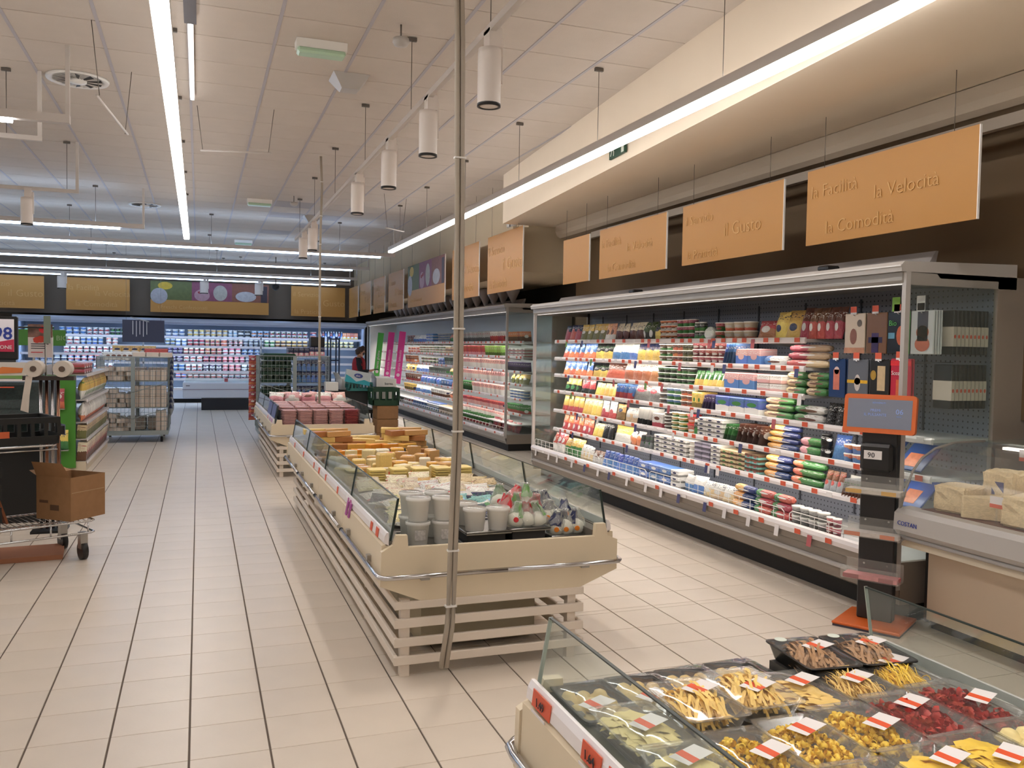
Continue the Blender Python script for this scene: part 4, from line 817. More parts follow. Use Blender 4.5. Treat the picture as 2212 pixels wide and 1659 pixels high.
# ---- goods on the back wall chiller
rnd = random.Random(77)
BK = [  # per shelf: kind, levels, item width, height, [(x0, x1, key)]
 ('tub', 2, .15, .10, [(-4.2, -3.5, 'mint_green'), (-3.4, -2.75, 'white_blue'), (-2.75, -2.2, 'white_red'), (-2.2, -1.8, 'dark_green'), (-.85, -.35, 'blue_white'), (-.3, .75, 'white_yellow'), (.75, 1.0, 'sky_white'), (1.0, 1.35, 'black_white'), (1.35, 1.85, 'sky_orange'), (1.85, 2.9, 'white_cherry'), (2.95, 3.15, 'blue_red')]),
 ('tub', 2, .15, .095, [(-3.4, -2.9, 'white_red'), (-2.9, -2.35, 'blue_grey'), (-2.3, -2.0, 'red_white'), (-.85, -.6, 'khaki_blue'), (-.6, -.3, 'blue_white'), (-.3, .15, 'grey_red'), (.15, .55, 'tan_red'), (.55, .75, 'red_orange'), (.75, 1.15, 'brown_cherry'), (1.15, 1.7, 'navy_grey'), (1.7, 2.0, 'cream_green'), (2.0, 2.9, 'gold_brown'), (3.3, 4.2, 'olive_yellow')]),
 ('tub', 2, .15, .095, [(-3.3, -1.9, 'white_red'), (-.8, -.4, 'plum_violet'), (-.4, .15, 'cream_red'), (.15, .6, 'tan_red'), (.6, 1.1, 'cherry_white'), (1.1, 1.6, 'navy_blue')]),
 ('tub', 2, .15, .095, [(-4.0, -3.2, 'navy_grey'), (-3.2, -1.8, 'blue_red'), (-.75, -.4, 'violet_plum'), (-.4, .1, 'white_red'), (.1, .6, 'rose_red'), (.6, 1.2, 'cherry_pink'), (1.2, 1.6, 'navy_grey')]),
 ('tub', 2, .15, .095, [(-2.6, -2.1, 'white_red'), (-.7, -.35, 'grey_blue'), (-.35, .1, 'white_red'), (.1, .6, 'white_plum'), (.6, 1.1, 'cherry_pink'), (1.1, 1.6, 'dark_white')]),
 ('tub', 2, .15, .085, [(-2.7, -2.2, 'yellow_gold'), (-.6, -.3, 'red_blue'), (-.3, .6, 'grey_red'), (.6, 1.4, 'rose_grey')])]
for r, (kind, lev, w, h, blocks) in enumerate(BK):
    for x0, x1, key in blocks:
        n = max(1, round((x1-x0)/w)); ww = (x1-x0)/n; lab = '%s yogurt cup on the %s shelf of the %s' % (key.replace('_', ' and '), ORD[r], C3); m = pack(key)
        for k in range(n):
            for l in range(lev): put('tub', m, (x0+(k+.5)*ww, 24.90+rnd.uniform(-.008, .008), ZB[r]+l*h), (ww*.92, ww*.92, h*.98), (0, 0, rnd.uniform(-.4, .4)), lab, lab, 'cup', WHITE_LID, 'yogurt_cup')
for k in range(9): put('bottle', pack(['navy_white', 'blue_red', 'white_blue'][k % 3]), (3.25+k*.075, 24.87, ZB[0]), (.07, .07, .22), (0, 0, .3*k), 'slim dairy drink bottle at the corner end of the back wall chiller', 'dairy drink bottles', 'bottle', WHITE_LID)
for k in range(4): put('box', pack('orange_yellow_juice'), (3.92+k*.11, 24.87, ZB[0]), (.105, .1, .19), (0, 0, 0), 'orange and yellow juice carton in the corner of the back wall chiller', 'juice cartons', 'carton')
# wrapped bundles standing on top of the side chiller
M_wrap = glass('cellophane', (.85, .85, .88), .9, .1, .45, (.72, .68, .68)); M_stem = mat('bundle_core', (120, 70, 66), .7, noise=.4, nscale=20)
for k in range(19):
    y = 12.7+k*.46; o = thing('wrapped_bundle', 'cellophane wrapped bundle with gathered foot on top of the side chiller', 'bundle', (4.62, y, 2.31), 'wrapped bundles on the side chiller')
    b = inst('wrapping', unit('cone'), M_wrap, (0, 0, 0), (0, 0, k*1.3), (.24, .24, .30), parent=o); inst('contents', unit('cone'), M_stem, (0, 0, .08), (0, 0, k*.7), (.17, .17, .2), parent=o)
# ------------------------------------------------------------------ goods on the cheese island (deck top z .60)
rnd = random.Random(3)
CI = 'of the cheese island'
def steel_tray(x0, x1, y0, y1, z, lab):
    t = thing('steel_tray', lab, 'tray', ((x0+x1)/2, (y0+y1)/2, z)); m = MB().box(x0, x1, y0, y1, z, z+.004)
    part('pan', m, M_steel, t); m = MB()
    m.tube([(x0, y0, z+.012), (x1, y0, z+.012), (x1, y1, z+.012), (x0, y1, z+.012), (x0, y0, z+.012)], .006, 6, False); part('rim', m, M_steel, t); return t
steel_tray(.96, 1.24, 4.08, 4.42, .602, 'steel tray under the stacked white ricotta buckets'); steel_tray(1.26, 1.50, 4.08, 4.42, .652, 'steel tray raised under two single white buckets')
steel_tray(1.50, 1.72, 4.10, 4.50, .652, 'steel tray under the red and green mozzarella bags'); steel_tray(1.73, 1.92, 4.10, 4.50, .602, 'steel tray under the dark blue mozzarella bags')
for x0, x1 in ((1.26, 1.50), (1.50, 1.72)):
    solo('tray_riser', MB().box(x0+.02, x1-.02, 4.12, 4.40, .601, .651), M_liner, 'dark riser block under a steel tray of the cheese island', 'riser', ((x0+x1)/2, 4.25, .601), 'dark tray risers')
M_buck = glass('bucket_white', (.97, .97, .96), .6, .25, .7, (.93, .92, .89)); M_ric = mat('ricotta', (236, 228, 210), .6)
def bucket(x, y, z, stacked):
    o = thing('ricotta_bucket', 'white ricotta bucket %s the cheese island end' % ('stacked two high at' if stacked else 'standing singly on a raised tray at'), 'bucket', (x, y, z), 'stacked ricotta buckets' if stacked else 'single ricotta buckets')
    inst('bucket', unit('bucket'), M_buck, (0, 0, 0), (0, 0, rnd.random()), (.125, .125, .118), parent=o); part('contents', MB().lathe([(.04, .004), (.052, .09), (.05, .10), (.02, .106)], 16), M_ric, o, local=True)
    part('film_lid', MB().lathe([(.062, .117), (.05, .121), (.01, .122)], 16), M_film, o, local=True)
    if stacked and y < 4.2 and z < .62: part('label_sheet', MB().add([(math.sin(a)*.0565, -math.cos(a)*.0565, q) for q in (.03, .08) for a in (-.5, -.25, 0, .25, .5)], [(i, i+1, i+6, i+5) for i in range(4)]), mat('label_grey', (200, 196, 192), .5, noise=.3, nscale=90), o, local=True)
for x in (1.03, 1.165):
    for y in (4.16, 4.32):
        for l in (0, 1): bucket(x, y, .607+l*.121, True)
for x, y in ((1.33, 4.17), (1.455, 4.17), (1.33, 4.33)): bucket(x, y, .658, False)
# mozzarella bags
M_bagc = glass('milky_bag', (.93, .94, .93), .9, .06, .22, (.92, .93, .88)); M_moz = mat('mozzarella', (238, 236, 222), .45)
def mozz(x, y, z, s, top, spot, lab, grp, rot):
    o = thing('mozzarella_bag', lab, 'bag', (x, y, z), grp); o.rotation_euler = (rnd.uniform(-.3, .1), rnd.uniform(-.3, .3), rot)
    part('cheese', MB().lathe([(.02, .004), (.040, .012), (.047, .034), (.038, .06), (.012, .076)], 14), M_moz, o, local=True)
    inst('wrapping', unit('ballbag'), M_bagc, (0, 0, 0), (0, 0, rot*3), (.112*s, .112*s, .145*s), parent=o)
    m = MB(); rn = random.Random(lab+str(rot)); K = 12; a0 = rn.random()*6
    rings = [(.048, .060), (.041, .078), (.032, .10), (.024, .122), (.02, .138)]
    vs = []; 
    for r, zz in rings:
        for k in range(9): t_ = a0+k*.42; q = r*s*(1+rn.uniform(-.14, .2)); vs.append((math.cos(t_)*q, math.sin(t_)*q, zz*s+rn.uniform(-.006, .006)))
    m.add(vs, [(i*9+k, i*9+k+1, (i+1)*9+k+1, (i+1)*9+k) for i in range(4) for k in range(8)], True); part('printed_top', m, top, o, local=True)
    if spot: part('printed_spot', MB().lathe([(.014, 0), (.012, .001)], 12), spot, o, local=True).matrix_local = Matrix.Rotation(-rot-.3, 4, 'Z') @ Matrix.Translation((0, -.0605, .04)) @ Matrix.Rotation(PI/2, 4, 'X')
MT_g = mat('green_print', (120, 170, 100), .4); MT_r = mat('red_print', (206, 44, 52), .4); MT_b = mat('navy_print', (40, 46, 84), .35); MT_o = mat('orange_spot', (226, 130, 40), .4); MT_t = mat('teal_print', (90, 176, 184), .35)
for k in range(9): mozz(1.545+(k % 3)*.072, 4.17+(k//3)*.12, .662+(k//3)*.028, .92, MT_r if k % 2 else MT_g, MT_r if k % 3 == 0 else None, 'mozzarella bag with red and green print on a raised tray '+CI, 'red and green mozzarella bags', k*.8)
for k in range(8): mozz(1.775+(k % 3)*.062, 4.17+(k//3)*.13, .612+(k//3)*.03, .92, MT_b, MT_o, 'mozzarella bag with dark blue top and orange spot '+CI, 'dark blue mozzarella bags', k*.23-.3)
for k in range(10): put('bag', pack('white_clear_bag'), (1.6+(k % 5)*.065, 4.58+(k//5)*.12, .61+rnd.random()*.03), (.09, .05, .10), (-.9, rnd.uniform(-.3, .3), rnd.uniform(-.5, .5)), 'clear crinkled mozzarella bag lying behind the mozzarella trays '+CI, 'clear crinkled bags')
for k in range(14): put('bag', pack('teal_sky_bag'), (1.48+(k % 7)*.062, 4.74+(k//7)*.13, .61+rnd.random()*.035), (.10, .055, .12), (-1.0, rnd.uniform(-.3, .3), rnd.uniform(-.6, .6)), 'teal printed mozzarella bag lying flat '+CI, 'teal mozzarella bags')
# flat slice packs: white, blue and red prints
def lay(key, n, x0, x1, y0, y1, lab, w=.15, d=.11, h=.022, tilt=-1.15, zb=.615):
    for k in range(n):
        x = rnd.uniform(x0, x1); y = y0+(y1-y0)*(k+.5)/n
        put('bag', pack(key), (x, y, zb+.02*(k % 3)), (w, h*1.6, d), (tilt+rnd.uniform(-.2, .2), rnd.uniform(-.12, .12), rnd.uniform(-.45, .45)), lab+' '+CI, lab, 'pack', name='slice_pack')
lay('white_navy_pack', 30, 1.0, 1.85, 4.48, 5.0, 'white cheese slice pack with navy lettering band'); lay('white_red_pack', 28, 1.0, 1.86, 4.9, 5.4, 'white cheese slice pack with red label'); lay('cream_pale_pack', 34, .98, 1.84, 5.25, 5.85, 'pale cream cheese slice pack in clear film')
lay('pale_clear_pack', 18, .98, 1.45, 4.45, 5.1, 'pale cheese piece in crinkled film'); lay('beige_clear_pack', 9, 1.55, 1.85, 5.3, 5.75, 'toasted beige smoked cheese in film', w=.18, d=.1, h=.04); lay('yellow_gold_pack', 3, 1.4, 1.55, 5.6, 5.75, 'yellow wrapped cheese pack with gold print')
# yellow slice stacks
M_sl = mat('cheese_slice', (232, 208, 128), .4, noise=.05); 
for k in range(6):
    x = .985+k*.158
    for l in range(7): put('slab', M_sl, (x+.04, 6.02+rnd.uniform(-.005, .005), .602+l*.018), (.118, .15, .0165), (0, 0, rnd.uniform(-.03, .03)), 'thin pack of yellow cheese slices in one of the neat stacks '+CI, 'yellow slice pack stacks', 'cheese', name='cheese_slices')
    if k in (1, 2): 
        for l in range(5): solo('price_marker', MB().box(-.004, .004, -.002, .002, 0, .02), M_price, 'tiny orange marker between the yellow slice stacks '+CI, 'marker', (x+.115, 5.94, .605+l*.022), 'orange slice markers', local=True)
# blocks and wedges
CH = [('pale', (236, 218, 164)), ('straw', (228, 196, 120)), ('golden', (226, 172, 76)), ('orange', (228, 150, 50)), ('brown rind', (170, 112, 64)), ('tan rind', (206, 160, 100)), ('white', (238, 230, 206)), ('black rind', (40, 38, 40))]
def ch(i): return mat('cheese_%d' % i, CH[i][1], .4, noise=.1, nscale=12, bump=.05)
def block(i, x, y, z, w, d, h, rz, kind='block', tilt=0, lab2='lying in the middle', tagged=True):
    nm = CH[i][0]; lab = '%s cheese %s %s %s' % (nm, 'wedge' if kind == 'wedge' else 'block', lab2, CI)
    o = put(kind, ch(i), (x, y, z), (w, d, h), (tilt, 0, rz), lab, lab, 'cheese')
    if tagged:
        a = inst('label_sticker', tagm, M_tagw if rnd.random() < .85 else MT_r, (0, 0, 1.004), (0, 0, 0), (.5, .4, 1), parent=o)
tagm = MB().add([(-.5, -.5, 0), (.5, -.5, 0), (.5, .5, 0), (-.5, .5, 0)], [(0, 1, 2, 3)]).mesh('label_sticker')
for row, y in enumerate((6.22, 6.38, 6.55, 6.73, 6.92)):
    for k in range(7):
        x = 1.0+k*.135+rnd.uniform(-.03, .03); i = rnd.choice([0, 0, 1, 1, 6, 2, 5]); s = rnd.uniform(.8, 1.15)
        block(i, x, y+rnd.uniform(-.03, .03), .602+row*.012, .10*s, .09*s, .11*s, rnd.uniform(-.5, .5), 'block' if rnd.random() < .7 else 'wedge', 0, ['lying in the middle', 'standing behind the slice stacks', 'lying in the middle', 'in the upper heap', 'in the upper heap'][row])
block(1, 1.30, 6.33, .61, .10, .09, .19, .2, 'block', 0, 'standing tall behind the slice stacks'); block(5, 1.78, 6.3, .60, .13, .11, .12, .4, 'block', 0, 'with brownish sides beside the slice stacks')
for row, y in enumerate((7.1, 7.28, 7.46)):
    for k in range(6):
        x = 1.02+k*.15+rnd.uniform(-.03, .03); i = [3, 3, 2, 0, 7, 1][k] if row == 0 else rnd.choice([2, 3, 1, 4, 2]); s = rnd.uniform(.9, 1.2)
        block(i, x, y, .62+row*.03, .2*s, .11*s, .06*s, rnd.uniform(-.6, .6), 'wedge', 0, 'in the far heap', rnd.random() < .4)
block(7, 1.52, 7.0, .70, .2, .09, .05, .5, 'block', 0, 'lying on the wedges')
for cx in (1.07, 1.75):
    for l in range(5):
        for k in range(4):
            block(4 if (k+l) % 4 == 0 else 5 if k % 2 else 1, cx+(k % 2)*.15-.06+rnd.uniform(-.02, .02), 7.62+(k//2)*.24, .602+l*.048, .22, .15, .046, rnd.uniform(-.3, .3)+(l % 2)*PI, 'wedge', 0, 'in the tall stack '+('by the aisle' if cx < 1.2 else 'by the chillers'), False)
for k in range(10): block(rnd.choice([1, 4, 5]), 1.22+(k % 5)*.085, 7.62+(k//5)*.25, .66+.02*(k % 3), .2, .12, .07, rnd.uniform(-.8, .8), 'wedge', 0, 'between the two tall far stacks', False)
for k in range(12): block(rnd.choice([1, 2, 5]), 1.0+(k % 6)*.16, 8.15+(k//6)*.22, .602+.03*(k % 2), .2, .13, .09, rnd.uniform(-.5, .5), 'wedge', 0, 'at the very back', False)
# ------------------------------------------------------------------ ham packs on the meat island
M_ham = mat('ham_slices', (222, 170, 164), .22, noise=.3, nscale=9, bump=.2, bscale=25); M_ham2 = mat('dark_ham', (160, 70, 70), .3, noise=.3, nscale=14)
for k in range(5):
    for r in range(5):
        n = 11 if r == 0 else 3
        for l in range(n):
            z = .602+(l*.018 if r == 0 else .16+.018*l)+r*.004
            lab = 'film packed sliced ham in the %s the meat island' % ('front stack of' if r == 0 else 'rows behind on')
            o = put('slab', (M_ham2 if k == 4 and r == 0 else M_ham), (1.04+k*.19, 10.86+r*.28, z), (.172, .245, .0135), (0, 0, rnd.uniform(-.05, .05)), lab, lab+' slabs', 'ham', name='ham_pack')
    for r in range(1, 5):
        solo('pack_riser', MB().box(-.08, .08, -.12, .12, .602, .76+r*.004), M_liner, 'dark riser under the ham packs of the meat island', 'riser', (1.04+k*.19, 10.86+r*.28, 0), 'ham pack risers', local=True)
for k in range(5): solo('pack_divider', MB().box(-.002, .002, -.13, .13, 0, .2), M_tray, 'clear plastic divider between ham stacks on the meat island', 'divider', (1.135+k*.19-.19*(k == 4)*0, 10.86, .602), 'clear dividers', local=True)
for k in range(9): put('bag', pack(['pink_white', 'rose_ham', 'ham_white'][k % 3]), (1.0+k*.11, 12.25+.1*(k % 2), .8), (.2, .08, .15), (-.5, rnd.uniform(-.2, .2), rnd.uniform(-.4, .4)), 'wrapped pink meat piece heaped at the back of the meat island', 'heaped meat pieces', 'meat', name='meat_pack')
# ------------------------------------------------------------------ fresh pasta trays
M_or = mat('sticker_orange', (222, 84, 40), .45)
def ribbon(m, P, w, up=Vector((0, 0, 1)), t=.0012):
    vs = []; fs = []
    for i, p in enumerate(P):
        d = (P[min(i+1, len(P)-1)]-P[max(i-1, 0)]).normalized(); s = d.cross(up); s = s.normalized() if s.length > .01 else Vector((1, 0, 0)); vs += [p-s*w, p+s*w]
    for i in range(len(P)-1): fs.append((2*i, 2*i+1, 2*i+3, 2*i+2))
    m.add(vs, fs, True)
def pasta_mesh(kind, seed):
    r = random.Random(seed); m = MB(); a, b = .070, .102
    if kind == 'ribbons' or kind == 'strands':
        wd = .0038 if kind == 'ribbons' else .0013
        for q in range(130 if kind == 'ribbons' else 220):
            cx, cy = r.uniform(-a*.8, a*.8), r.uniform(-b*.5, b*.5); hh = max(0, 1-(cx/a)**2*.8)*.034; x0 = cx; P = []; ph = r.uniform(0, 6); L = r.uniform(.06, .10); z = r.uniform(.008, .014+hh)
            ang = r.gauss(.35, .25); c, s_ = math.cos(ang), math.sin(ang)
            for i in range(8):
                u = (i/7-.5)*2*L; v = math.sin(u*45+ph)*.006; x = cx+v*c+u*s_*.7; y = cy*.6+u*c; P.append(Vector((max(-a, min(a, x)), max(-b, min(b, y)), z+.006*math.sin(u*50+ph*2)+.012*(1-(u/L)**2))))
            ribbon(m, P, wd, Vector((r.uniform(-.7, .7), r.uniform(-.3, .3), 1)).normalized())
        for q in range(14 if kind == 'ribbons' else 10):   # curled ends
            cx, cy, R = r.uniform(-a*.7, a*.7), r.uniform(-b*.8, b*.8), r.uniform(.008, .014)
            ribbon(m, [Vector((cx+math.cos(i*.7)*R, cy+.002*i, .034+math.sin(i*.7)*R)) for i in range(9)], wd, Vector((0, 1, 0)))
    elif kind in ('shells', 'curls'):
        n = 300 if kind == 'shells' else 170
        for q in range(n):
            x, y = r.uniform(-a, a), r.uniform(-b, b); dome = max(.1, 1-(x/a)**2*.5-(y/b)**2*.5); z = .008+r.random()*.038*dome; R = r.uniform(.0075, .0100) if kind == 'shells' else r.uniform(.012, .018)
            ax = Vector((r.gauss(0, 1), r.gauss(0, 1), r.gauss(0, 1))).normalized(); u = ax.orthogonal().normalized(); v = ax.cross(u)
            if kind == 'shells':
                P = []; nseg = 8; vs = []; fs = []
                for i in range(nseg):
                    t_ = i/(nseg-1)*5.2
                    for s_ in (-1, -.2, .6, 1.1): vs.append(Vector((x, y, z))+u*math.cos(t_)*R*(1-.25*abs(s_))+v*math.sin(t_)*R*(1-.25*abs(s_))+ax*s_*R*.55)
                for i in range(nseg-1):
                    for j in range(3): fs.append((i*4+j, i*4+j+1, (i+1)*4+j+1, (i+1)*4+j))
                m.add(vs, fs, True)
            else:
                P = [Vector((x, y, z))+ax*(i-4)*.0035+u*math.cos(i*1.25)*R*.5+v*math.sin(i*1.25)*R*.5 for i in range(9)]
                ribbon(m, P, .0062, u)
    elif kind == 'sheets':
        for q in range(80):
            x, y = r.uniform(-a*.75, a*.75), r.uniform(-b*.75, b*.75); dome = max(.1, 1-(x/a)**2*.6-(y/b)**2*.5); z = .008+.034*dome*r.random()**.5; ang = r.gauss(.5, .6); c, s_ = math.cos(ang), math.sin(ang); hw, hl = .015, .034; vs = []
            for i in range(5):
                u = (i/4-.5)*2
                for w in (-1, 1): vs.append((x+w*hw*c-u*hl*s_, y+w*hw*s_+u*hl*c, z+.006*(1-u*u)+.003*w*r.uniform(-1, 1)))
            m.add(vs, [(2*i, 2*i+1, 2*i+3, 2*i+2) for i in range(4)], True)
    else:   # discs: filled rounds
        for q in range(9):
            x = (q % 3-1)*.046+r.uniform(-.006, .006); y = (q//3-1)*.066+r.uniform(-.008, .008)
            m.lathe([(.028, .006), (.033, .011), (.021, .018), (.016, .030), (.005, .036)], 14, (x, y, r.random()*.012), 1, 1.15)
    return m.mesh('pasta')
PM = {}
M_filmd = glass('tray_film', (.99, .99, .985), .9, .05, .025, (1, 1, 1))
M_blackt = mat('black_tray', (26, 25, 26), .3)
def pasta_tray(x, y, z, kind, col, black, lab, grp, rz=0, var=0, label_at=(.012, -.03), eco=False):
    o = thing('pasta_tray', lab, 'tray', (x, y, z), grp, rz); k = (kind, var)
    if k not in PM: PM[k] = pasta_mesh(kind, kind+str(var))
    tr = inst('tray', unit('tray'), M_blackt if black else M_tray, (0, 0, 0), (0, 0, 0), (.172, .248, .046), parent=o)
    p = inst('pasta', PM[k], col, (0, 0, .002), parent=o); p['kind'] = 'stuff'
    inst('film', unit('film'), M_filmd, (0, 0, .0015), (0, 0, PI*var), (.171, .246, .0465), parent=o)
    st = part('sticker', MB().box(-.046, .046, -.026, .026, 0, .0008), M_tagw, o, local=True); st.location = (label_at[0], label_at[1], .0585); st.rotation_euler = (0, 0, .45)
    me = MB().prism([(-.014, -.0262), (.010, -.0262), (.018, .0262), (-.006, .0262)], 2, .0008, .0014).mesh('orange_band'); me.materials.append(M_or); b = bpy.data.objects.new('orange_band', me); COL.objects.link(b); b.parent = st; b.location = (-.016, 0, 0)
    if eco: part('eco_seal', MB().lathe([(.018, .0575), (.017, .0585)], 18, (-.052, .085, 0)), mat('eco_seal', (206, 214, 204), .5), o, local=True)
    return o
P_egg = mat('egg_pasta', (244, 208, 120), .45, noise=.06, nscale=30); P_yel = mat('yellow_pasta', (250, 212, 70), .4, noise=.08, nscale=40); P_pale = mat('pale_pasta', (240, 222, 156), .5, noise=.05); P_red = mat('red_pasta', (206, 74, 66), .45, noise=.12, nscale=40); P_brown = mat('wholemeal_pasta', (176, 136, 98), .55, noise=.12, nscale=40); P_disc = mat('stuffed_pasta', (222, 196, 136), .5)
zt = .655
xs = [.99, 1.155, 1.32, 1.485, 1.65, 1.815]
for k, (x, y) in enumerate(((.985, 2.015), (1.15, 2.02), (1.315, 2.03), (1.48, 2.035))):
    pasta_tray(x, y, .625, 'discs', P_disc, True, 'black tray of round stuffed pasta in the end row of the pasta island', 'black stuffed pasta trays', .02*k, k % 2, (-.02, -.05))
for k, (x, y) in enumerate(((1.655, 1.985), (1.83, 1.965))): pasta_tray(x, y, .69, 'ribbons', P_brown, True, ['raised black tray of wholemeal ribbons, between a black stuffed pasta tray and its twin', 'raised black tray of wholemeal ribbons next to the chiller side glass'][k], 'wholemeal ribbon trays', -.12, k, (.03, .02), True)
solo('tray_riser', MB().box(1.58, 1.9, 1.88, 2.08, .601, .688), M_liner, 'dark riser under the wholemeal pasta trays', 'riser', (1.74, 1.98, .601))
ROWS = [(1.785, .655, [('sheets', P_pale, 'pale yellow pasta rounds'), ('ribbons', P_egg, 'egg tagliatelle ribbons'), ('ribbons', P_egg, 'egg tagliatelle ribbons'), ('sheets', P_egg, 'egg pasta squares'), ('strands', P_egg, 'thin egg strands'), ('strands', P_yel, 'fine yellow strands')]),
        (1.55, .66, [('sheets', P_pale, 'pale yellow pasta rounds'), ('shells', P_yel, 'bright yellow shell pasta'), ('shells', P_yel, 'bright yellow shell pasta'), ('shells', P_yel, 'bright yellow shell pasta'), ('curls', P_red, 'red curled pasta'), ('curls', P_red, 'red curled pasta')]),
        (1.315, .66, [('shells', P_yel, 'bright yellow shell pasta'), ('shells', P_yel, 'bright yellow shell pasta'), ('discs', P_pale, 'pale stuffed parcels'), ('sheets', P_yel, 'yellow layered sheets'), ('sheets', P_yel, 'yellow layered sheets'), ('discs', P_pale, 'pale stuffed parcels')]),
        (1.08, .66, [('shells', P_yel, 'bright yellow shell pasta'), ('discs', P_pale, 'pale stuffed parcels'), ('sheets', P_yel, 'yellow layered sheets'), ('discs', P_pale, 'pale stuffed parcels'), ('ribbons', P_egg, 'egg tagliatelle ribbons'), ('ribbons', P_egg, 'egg tagliatelle ribbons')])]
for r, (y, z, cells) in enumerate(ROWS):
    for k, (kind, col, nm) in enumerate(cells):
        same = [q for q in range(len(cells)) if cells[q][2] == nm]; side = ''
        if len(same) > 1:
            if k == same[0]: side = ', beside the '+(cells[k-1][2].split(' ')[0]+' '+cells[k-1][2].split(' ')[-1]+' on the aisle side' if k else 'aisle glass')
            elif k == same[-1]: side = ', beside the '+(cells[k+1][2] if k < 5 else 'chiller side glass')
            else: side = ', between two alike'
        RN = ['second', 'third', 'fourth', 'fifth'][r]
        pasta_tray(xs[k]+rnd.uniform(-.006, .006)+.0*r, y+k*.012, z+.004*k+(.035 if r == 0 and k in (1, 2) else 0), kind, col, False, ('clear tray of %s, %s row%s' % (nm, RN, side)).replace(' on the aisle side', ''), 'trays of %s' % nm, rnd.uniform(-.05, .05)-.03, (k+r) % 2, (.01+.02*(k % 2), -.02+.05*((k+r) % 2)))
solo('tray_platform', MB().box(.94, 1.92, .2, 1.9, .601, .652), M_liner, 'dark stepped platform under the clear pasta trays', 'platform', (1.43, 1, .601))
# ------------------------------------------------------------------ ticket kiosk
def kiosk():
    t = thing('ticket_kiosk', 'orange and black queue ticket kiosk with a grey screen on a pillar', 'kiosk', (3.755, 3.975, 0), rz=-1.02)
    OR = mat('kiosk_orange', (214, 104, 44), .35); DK = mat('kiosk_dark', (30, 28, 30), .4)
    def L(n, m, mt, **k): return part(n, m, mt, t, local=True, **k)
    L('base_plate', MB().cbox(-.19, .19, -.19, .19, .012, .03, .006), OR); L('base_foot', MB().box(-.185, .185, -.185, .185, 0, .012), mat('kiosk_foot', (70, 66, 80), .5))
    L('pillar', MB().cbox(-.10, .10, -.02, .05, .03, 1.16, .006), DK)
    for z in (.36, .62, .86):
        for x in (-.065, .065): L('screw', MB().lathe([(.006, 0), (.005, .003)], 8), M_steel).matrix_local = Matrix.Translation((x, -.02, z)) @ Matrix.Rotation(PI/2, 4, 'X')
    tilt = Matrix.Translation((0, -.045, 1.135)) @ Matrix.Rotation(-.12, 4, 'X')
    def rr(w, h, r, y0, y1):   # rounded panel
        pr = []
        for sx, sz, a0 in ((1, 1, 0), (-1, 1, PI/2), (-1, -1, PI), (1, -1, 1.5*PI)):
            for q in range(5): a = a0+q*PI/8; pr.append((sx*(w/2-r)+math.cos(a)*r, h/2+sz*(h/2-r)+math.sin(a)*r))
        return MB().prism(pr, 1, y0, y1)
    fr = L('screen_frame', rr(.40, .225, .02, -.018, .018), OR); fr.matrix_local = tilt
    sc = L('screen', MB().box(-.178, .178, -.0195, -.018, .028, .198), mat('screen_grey', (96, 98, 110), .25, emit=(.30, .32, .4), est=.10)); sc.matrix_local = tilt
    BL = mat('screen_text', (120, 140, 190), .4, emit=(.3, .4, .8), est=.12)
    for s, k, x, z in (('PREMI', .022, -.05, .125), ('IL PULSANTE', .022, -.085, .1), ('BENVENUTI', .014, -.04, .172), ('06', .042, .09, .115), ('attesa', .012, .095, .098)):
        o = lettering(t, s, k, (0, 0, 0), (0, 0, 0), BL, 0); o.matrix_local = tilt @ Matrix.Translation((x, -.0205, z)) @ Matrix.Rotation(PI/2, 4, 'X')
    L('ticket_printer', MB().cbox(-.095, .085, -.075, -.02, .91, 1.075, .018), M_black)
    L('ticket_label', MB().box(-.07, .03, -.0765, -.075, .985, 1.035), M_tagw); lettering(t, '90', .042, (-.05, -.078, .995), (PI/2, 0, 0), M_letd)
    for z, c1, c2 in ((.785, (206, 200, 190), (222, 170, 50)), (.535, (200, 190, 186), (214, 110, 60)), (.285, (206, 120, 126), (150, 60, 66))):
        L('leaflet_tray', MB().prism([(-.15, z), (-.14, z-.002), (-.03, z-.002), (-.03, z+.10), (-.034, z+.10), (-.034, z+.002), (-.138, z+.002), (-.145, z+.075), (-.15, z+.075)], 0, -.16, .16), M_tray)
        L('leaflets', MB().cbox(-.15, .15, -.137, -.045, z+.003, z+.028, .002), mat('leaf_%d' % c1[1], c1, .5, noise=.2, nscale=30)); L('leaflet_print', MB().box(-.15, -.06, -.1385, -.137, z+.004, z+.027), mat('leafp_%d' % c2[1], c2, .5)); L('leaflet_print', MB().box(.05, .13, -.1385, -.137, z+.004, z+.027), mat('leafp_%d' % c2[1], c2, .5))
kiosk()
